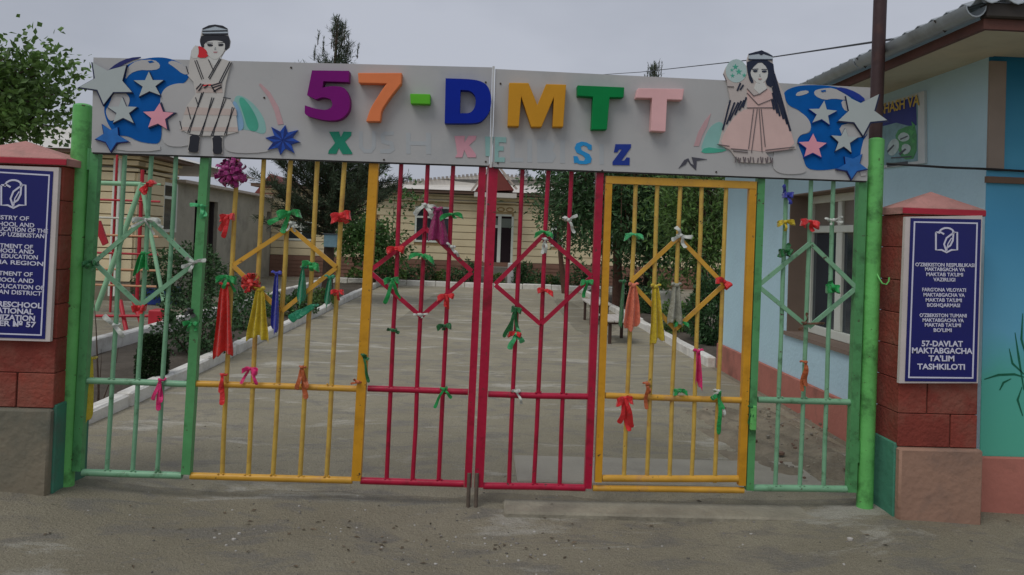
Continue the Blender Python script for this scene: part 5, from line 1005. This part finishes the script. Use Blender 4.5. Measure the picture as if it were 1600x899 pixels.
def bow(px, py, size, col, label, tails=(( -.35, -.9), (.3, -1.)), tl=None, tilt=0, wd=None, seed=None, loops=(1, 1), y=-.03):
    """bow: size = width in photo pixels; tails = directions; tl = tail length in photo pixels"""
    r_ = random.Random(int(px*7+py)); c = on(1, px, py, y); s_ = size/255; b = MB(); w_ = (wd/255) if wd else s_*.34; tl_ = (tl/255) if tl else s_*.55
    ca, sa = math.cos(R(tilt)), math.sin(R(tilt))
    for side, k in ((-1, loops[0]), (1, loops[1])):
        if not k: continue
        P_, W_, D_ = [], [], []; n = 13; dz = r_.uniform(-.25, .2); tw = r_.uniform(-.7, .7); ln_ = r_.uniform(.85, 1.12)
        for i in range(n):
            t = i/(n-1); u_ = math.sin(math.pi*t); x = side*.5*s_*k*ln_*u_**.8; yy = -.028*math.sin(2*math.pi*t)*(1 if t < 1 else 1)-.012*math.sin(math.pi*t); z = dz*abs(x)*1.2-.4*abs(x)*u_*u_
            P_.append(c+V3((x*ca-z*sa, yy, x*sa+z*ca))); W_.append(w_*(.3+1.75*u_*(1-.74*u_))); D_.append(V3((-sa+tw*u_*.6, .45*math.sin(t*7+tw*3), ca)))
        b.strip(P_, W_, D_)
    for j, (dx, dz) in enumerate(tails):
        n = 7; P_, D_ = [], []; ph = r_.uniform(0, 6)
        for i in range(n):
            t = i/(n-1); P_.append(c+V3((dx*tl_*t+.06*tl_*math.sin(t*5+ph)*t, -.006-.018*math.sin(t*4+ph)-.004*j, dz*tl_*t))); q = V3((1 if abs(dz) > abs(dx) else .3, .5*math.sin(t*4+ph+1), .25 if abs(dz) > abs(dx) else 1)); D_.append(q)
        b.strip(P_, [w_*.42+w_*.25*i/(n-1) for i in range(n)], D_)
    b.ball(c+V3((0, -.012, 0)), (w_*.26, w_*.2, w_*.24), 0, 8, 5); tie(b, c); return rib('ribbon_bow', b, RC[col], label, 'ribbon bow')
def cloth(x0, y0, x1, y1, w0, w1, col, label, folds=3, name='hanging_cloth', belly=0, cat='cloth', tail=True, y=-.03):
    """gathered cloth hanging from a knot at (x0,y0) to (x1,y1); widths in photo pixels"""
    r_ = random.Random(int(x0*3+y0)); a, c = on(1, x0, y0, y), on(1, x1, y1, y); n, m_ = 12, 13; b = MB(); ph = r_.uniform(0, 6)
    f, k = [], 0
    for lay in (0, 1):
        for i in range(n+1):
            t = i/n; ctr = a.lerp(c, t); w_ = (w0+(w1-w0)*min(1, t*1.15)**.75+belly*math.sin(math.pi*t))/255*(1+.05*math.sin(t*7+ph))
            for j in range(m_+1):
                u = j/m_-.5; yy = -.012-(.004+.016*min(1, t*2))*math.cos(u*2*math.pi*folds+ph+t*.9)-.012*t; dz = .022*math.sin(u*5+ph)*t*t+.01*math.sin(u*17+ph)*t
                b.v.append(tuple(ctr+V3((u*w_, yy+(.0022 if lay else 0), dz))))
    w_ = m_+1; o = (n+1)*w_
    for i in range(n):
        for j in range(m_): q = (i*w_+j, i*w_+j+1, (i+1)*w_+j+1, (i+1)*w_+j); b.f.append(tuple(reversed(q))); b.f.append(tuple(e+o for e in q))
    rim = [j for j in range(w_)]+[(i+1)*w_-1 for i in range(1, n+1)]+[n*w_+j for j in range(m_-1, -1, -1)]+[i*w_ for i in range(n-1, 0, -1)]
    for e, g in zip(rim, rim[1:]+rim[:1]): b.f.append((e, g, g+o, e+o))
    b.mi = [0]*len(b.f); b.ball(a+V3((0, -.012, 0)), (max(.012, w0/255*.6), .012, .014), 0, 8, 5); tie(b, a)
    if tail:
        for s_ in (-1, 1): b.strip([a+V3((0, -.014, 0)), a+V3((s_*.018, -.022, .018)), a+V3((s_*.034, -.018, .008))], [.01, .018, .016], V3((0, .3, 1)))
    return rib(name, b, RC[col], label, cat)
def tails(px, py, specs, col, label, w_=7, name='ribbon_tails', y=-.032):
    """loose strips: specs = list of end points in photo pixels"""
    r_ = random.Random(int(px+py*5)); c = on(1, px, py, y); b = MB()
    for ex, ey in specs:
        e = on(1, ex, ey, y-.004); ph = r_.uniform(0, 6); n = 7; P_ = [c.lerp(e, i/(n-1))+V3((.004*math.sin(i*1.3+ph), -.006-.01*math.sin(i*1.1+ph), .003*math.sin(i+ph))) for i in range(n)]; d = (e-c).normalized()
        sd_ = V3((d.z, 0, -d.x)); b.strip(P_, [w_/255*(.55+.5*i/(n-1)) for i in range(n)], [sd_+V3((0, .45*math.sin(i*.9+ph), 0)) for i in range(n)])
    b.ball(c+V3((0, -.008, 0)), (.014, .013, .012), 0, 8, 5); tie(b, c); return rib(name, b, RC[col], label)
def pompon(px, py, size, col, label, n=90, y=-.045):
    rng = np.random.default_rng(int(px)); c = on(1, px, py, y); b = MB(); r = size/510
    b.ball(c, r*.45, 0, 8, 6)
    for i in range(n):
        v = rng.normal(size=3); v /= np.linalg.norm(v); v = V3(v); o_ = v.orthogonal().normalized(); o2 = v.cross(o_); a = rng.uniform(0, 6.28); d = o_*math.cos(a)+o2*math.sin(a); L_ = r*rng.uniform(.8, 1.15)
        b.strip([c+v*r*.25, c+v*L_*.7+d*r*.12, c+v*L_+d*r*.3, c+v*L_*.85+d*r*.5], [r*.15, r*.34, r*.38, r*.2], v.cross(d), .0015)
    tie(b, c+V3((0, .02, 0))); return rib('ribbon_pompon', b, RC[col], label, 'pompon')
# --- green panel on the left
bow(230, 290, 26, 'red', 'red bow tied high on the middle bar of the left green panel', tails=((-.3, -.8), (.5, .6)), tl=12, tilt=35)
bow(229, 343, 40, 'white', 'white plastic bow at the top of the left green diamond', tails=((1, -.45), (-.8, -.5), (.5, -.9)), tl=26, wd=7)
cloth(225, 396, 223, 425, 8, 24, 'green', 'bright green cloth scrap inside the left green diamond', 2, 'ribbon_scrap', tail=False)
bow(143, 408, 22, 'dgreen', 'dark green bow where the left green diamond meets the hinge stile', tl=14)
tails(303, 410, [(322, 406), (284, 418), (297, 426), (290, 402)], 'white', 'white plastic strips knotted at the right corner of the left green diamond', 7)
bow(219, 480, 20, 'red', 'red knot at the lowest corner of the left green diamond', tails=((.2, -1),), tl=10, wd=12)
tails(179, 508, [(161, 492), (195, 528)], 'white', 'white strip slung diagonally across the first green bar', 10)
tails(316, 322, [(296, 320), (316, 342), (322, 340)], 'lgreen', 'light green ribbon with a pale tail wrapped high on the thick green stile', 8)
bow(300, 505, 24, 'green', 'green bow low on the thick green stile', tails=((-.5, -1), (.5, -.8)), tl=14)
tails(297, 484, [(290, 494), (304, 496)], 'black', 'small blackish knot just above the low green bow on the thick stile', 8)
tails(251, 594, [(247, 642), (239, 626), (252, 630)], 'magenta', 'magenta ribbon tails hanging from the left green rail', 8)
cloth(143, 560, 139, 656, 7, 13, 'yellow', 'yellow strip hanging behind the hinge stile at lower left', 1, 'hanging_strip', tail=False, y=.05)
# --- yellow panel on the left leaf
pompon(361, 271, 46, 'purple', 'large purple ribbon pompon under the sign beside the boy')
bow(357, 338, 20, 'red', 'red bow with a long tail on the first yellow bar', tails=((-.15, -1), (-.35, -.7)), tl=34, wd=13)
bow(453, 333, 34, 'green', 'green bow with a wide drooping loop atop the left yellow diamond', tails=((-1, -.55), (-.35, -1)), tl=32, wd=15, tilt=12)
tails(455, 349, [(448, 362), (462, 362), (466, 354)], 'white', 'white strings under the green bow on the left yellow diamond', 4)
bow(534, 336, 28, 'red', 'plump red bow on the last thin yellow bar below the 7', tails=((.6, -.8), (-.2, -.7)), tl=16, wd=18)
bow(356, 432, 30, 'green', 'green bow above the long red cloth on the first yellow bar', tails=((.5, -1), (-.2, -.8)), tl=24, wd=10)
cloth(352, 446, 350, 556, 10, 30, 'scarlet', 'long deep red cloth hanging on the first yellow bar', 2)
pompon(391, 442, 30, 'scarlet', 'red ribbon rose on the second yellow bar', 50)
cloth(407, 452, 405, 531, 10, 33, 'yellow', 'yellow cloth hanging between the second and third yellow bars', 3)
cloth(433, 428, 430, 516, 5, 13, 'blue', 'narrow dark blue cloth on the third yellow bar', 1)
bow(485, 412, 26, 'green', 'green bow heading the pointed green cloth in the left yellow diamond', tails=((.3, -1),), tl=12, wd=12)
cloth(474, 418, 471, 470, 3, 15, 'teal', 'pointed teal green cloth inside the left yellow diamond', 1, tail=False)
tails(491, 478, [(452, 500), (462, 494)], 'teal', 'teal strip trailing along the bottom of the left yellow diamond', 16)
cloth(516, 434, 512, 474, 5, 11, 'teal', 'short teal cloth beside the right corner of the left yellow diamond', 1)
bow(528, 455, 22, 'red', 'small red bow on the last thin yellow bar beside the teal cloth', tails=((.15, -1), (-.4, -.5)), tl=15, wd=8)
bow(391, 576, 22, 'magenta', 'magenta bow sitting on the yellow rail', tails=((-.6, -1), (.55, -1)), tl=24, wd=9)
tails(348, 586, [(347, 634), (345, 614)], 'red', 'red ribbon tail over the left end of the yellow rail', 9)
tails(472, 574, [(464, 610), (478, 624), (480, 608)], 'rust', 'rust brown ribbon tails over the middle of the yellow rail', 9)
tails(568, 555, [(576, 562), (576, 598)], 'dgreen', 'dark green strip looped on the ochre stile above the rail', 6)
tails(560, 597, [(552, 592), (548, 600)], 'rust', 'tiny rust knot where the rail meets the ochre stile', 4)
# --- raspberry panel left
tails(664, 320, [(646, 336), (678, 342), (682, 326)], 'white', 'white folded paper strips like a tent above the left raspberry diamond', 9)
cloth(684, 328, 685, 380, 12, 32, 'plum', 'plum purple cloth hanging in the left raspberry diamond top', 2)
bow(706, 335, 34, 'green', 'green bow on the third raspberry bar beside the plum cloth', tails=((.6, -.7),), tl=10, wd=9)
bow(619, 388, 30, 'red', 'bright red bow on the upper left side of the left raspberry diamond', tails=((.4, -.6),), tl=8, wd=13)
tails(706, 386, [(718, 402), (692, 376), (712, 398)], 'white', 'white threads on the upper right side of the left raspberry diamond', 5)
bow(659, 398, 44, 'green', 'wide green bow in the middle of the left raspberry diamond', tails=((-.5, -.5), (.5, -.5)), tl=14, wd=9)
bow(613, 437, 22, 'green', 'green bow with long tails on the first raspberry bar', tails=((-.25, -1), (.35, -.8)), tl=38, wd=12)
bow(698, 462, 26, 'red', 'red bow on the lower right side of the left raspberry diamond', tails=((.15, -1), (-.1, -.8)), tl=22, wd=10)
tails(657, 492, [(646, 492), (668, 490), (660, 498)], 'white', 'small white knot at the lowest corner of the left raspberry diamond', 4)
tails(614, 516, [(604, 514), (624, 520)], 'dgreen', 'small dark green knot halfway down the first raspberry bar', 6)
bow(695, 509, 22, 'dgreen', 'dark green loop halfway down the third raspberry bar', tails=((-.2, -.8),), tl=10, wd=10)
tails(693, 608, [(678, 638), (706, 622), (700, 606)], 'green', 'green tails with a dark knot on the left raspberry rail', 6)
# --- raspberry panel right
bow(850, 362, 30, 'green', 'green bow on top of the right raspberry diamond', tails=((.5, -.5), (-.6, -.2)), tl=14, wd=8)
tails(852, 374, [(846, 398), (853, 396)], 'white', 'white tail hanging under the green bow of the right raspberry diamond', 6)
tails(888, 344, [(880, 338), (902, 336), (898, 364)], 'white', 'white knotted strips on the third bar of the right raspberry panel', 6)
bow(852, 454, 26, 'red', 'red bow on the middle bar of the right raspberry diamond', tails=((.8, -.25),), tl=8, wd=10)
bow(806, 482, 16, 'dgreen', 'dark green bow with long tails on the first bar right of the meeting stiles', tails=((-.25, -1), (.1, -1), (-.35, -1.05)), tl=44, wd=11)
bow(804, 520, 22, 'red', 'small red knot below the long dark green tails', tails=((-.8, -.5),), tl=13, wd=9)
tails(806, 522, [(818, 536), (796, 546), (812, 514)], 'lgreen', 'pale green ends under the small red knot', 10)
bow(917, 440, 22, 'green', 'green bow at the right corner of the right raspberry diamond', tails=((-.15, -1),), tl=26, wd=10)
tails(808, 612, [(798, 610), (816, 632)], 'white', 'white tail over the right raspberry rail', 5)
# --- wicket door
bow(990, 366, 28, 'lgreen', 'light green bow on the first bar of the yellow wicket door', tails=((-.9, -.1), (.8, -.5)), tl=14, wd=7)
tails(1064, 368, [(1056, 354), (1082, 372), (1070, 388), (1048, 376)], 'white', 'big white bow of strips on top of the wicket diamond', 8)
bow(1131, 440, 22, 'red', 'red knot at the right corner of the wicket diamond', tails=((.6, -.6),), tl=10, wd=14, tilt=-30)
cloth(989, 446, 985, 511, 9, 27, 'salmon', 'salmon orange cloth hanging inside the left of the wicket diamond', 2)
cloth(974, 440, 970, 506, 3, 8, 'dgreen', 'narrow dark green strip beside the salmon cloth', 1, 'hanging_strip', tail=False)
cloth(1024, 448, 1026, 535, 8, 23, 'yellow', 'yellow cloth hanging on the second bar of the wicket door', 2)
cloth(1056, 446, 1054, 506, 10, 24, 'grey', 'pale grey cloth on the middle bar of the wicket door', 2)
bow(1063, 503, 24, 'green', 'green bow at the lowest corner of the wicket diamond', tails=((-.8, .1),), tl=10, wd=7)
cloth(1090, 549, 1089, 602, 6, 11, 'magenta', 'magenta twisted ribbon on the fourth bar of the wicket door', 1, 'hanging_strip')
bow(976, 622, 24, 'red', 'large red bow with long tails on the wicket rail', tails=((.15, -1), (-.15, -.75), (.3, -.9)), tl=52, wd=15)
tails(1011, 600, [(1009, 640), (1014, 616)], 'rust', 'rust brown strip hanging over the wicket rail', 8)
bow(1062, 611, 22, 'green', 'small green bow on the wicket rail', tails=((.5, -.2),), tl=8, wd=9)
tails(1123, 612, [(1124, 680), (1128, 640), (1112, 624)], 'green', 'long green tail at the right end of the wicket rail', 8)
tails(1122, 611, [(1132, 650), (1112, 622)], 'white', 'white tail beside the long green tail on the wicket rail', 5)
# --- green panel on the right
bow(1230, 304, 14, 'blue', 'blue knot high on the first bar of the right green panel', tails=((-.6, .9), (.2, -1)), tl=16, wd=12)
bow(1227, 346, 26, 'yellow', 'yellow bow on the first bar of the right green panel', tails=((-.7, -.2), (-.1, -1)), tl=16, wd=9)
bow(1265, 346, 30, 'red', 'bright red bow on the middle bar of the right green panel', tails=((-.7, -.5), (.35, -.9)), tl=18, wd=12)
tails(1302, 344, [(1288, 342), (1318, 338), (1296, 352), (1316, 348)], 'white', 'white twist of strips on the third bar of the right green panel', 4)
bow(1227, 392, 18, 'dgreen', 'dark green bow on the first bar below the yellow bow', tails=((-.6, -.7), (.5, .7)), tl=16, wd=14)
bow(1300, 449, 18, 'green', 'green knot on the upper right side of the right green diamond', tails=((-.2, .9), (.1, -.7)), tl=12, wd=16)
tails(1258, 505, [(1248, 516), (1262, 488), (1290, 506)], 'brown', 'brown dry ribbon on the lowest corner of the right green diamond', 5)
tails(1258, 566, [(1252, 612), (1259, 604)], 'rust', 'rust ribbon hanging halfway down the middle bar of the right green panel', 9)
tails(1174, 636, [(1172, 664), (1178, 656)], 'dgreen', 'dark green tape wrapped on the stile by the latch', 8)

# ------------------------------------------------------------------ weld beads where the bars meet the rails
def beads(root, xs, zs, m):
    b = MB()
    for x in xs:
        for z in zs:
            for dx in (-.014, .014): b.ball((x+dx+rnd.uniform(-.003, .003), -.012+rnd.uniform(-.003, .003), z+.019+rnd.uniform(-.003, .004)), (.007, .007, .006), 0, 6, 4)
    b.build('weld_bead', m, root)['kind'] = 'stuff'
beads(LEAF_L, [gx(175, 595), gx(215, 596), gx(254, 597)], (ZR, ZB+.008), M['lgreen'])
beads(LEAF_L, [gx(352, 600), gx(393, 601), gx(433, 602), gx(476, 603), gx(516, 604)], (ZR, ZB+.003), M['yellow'])
beads(LEAF_L, [gx(611, 608), gx(651, 610), gx(692, 611)], (ZR-.003, ZB-.002), M['red'])
beads(LEAF_R, [gx(802, 617), gx(840, 618), gx(880, 619)], (ZR-.011, ZB-.013), M['red'])
beads(LEAF_R, [gx(1218, 625), gx(1255, 626), gx(1292, 626)], (ZR, ZB+.015), M['lgreen'])
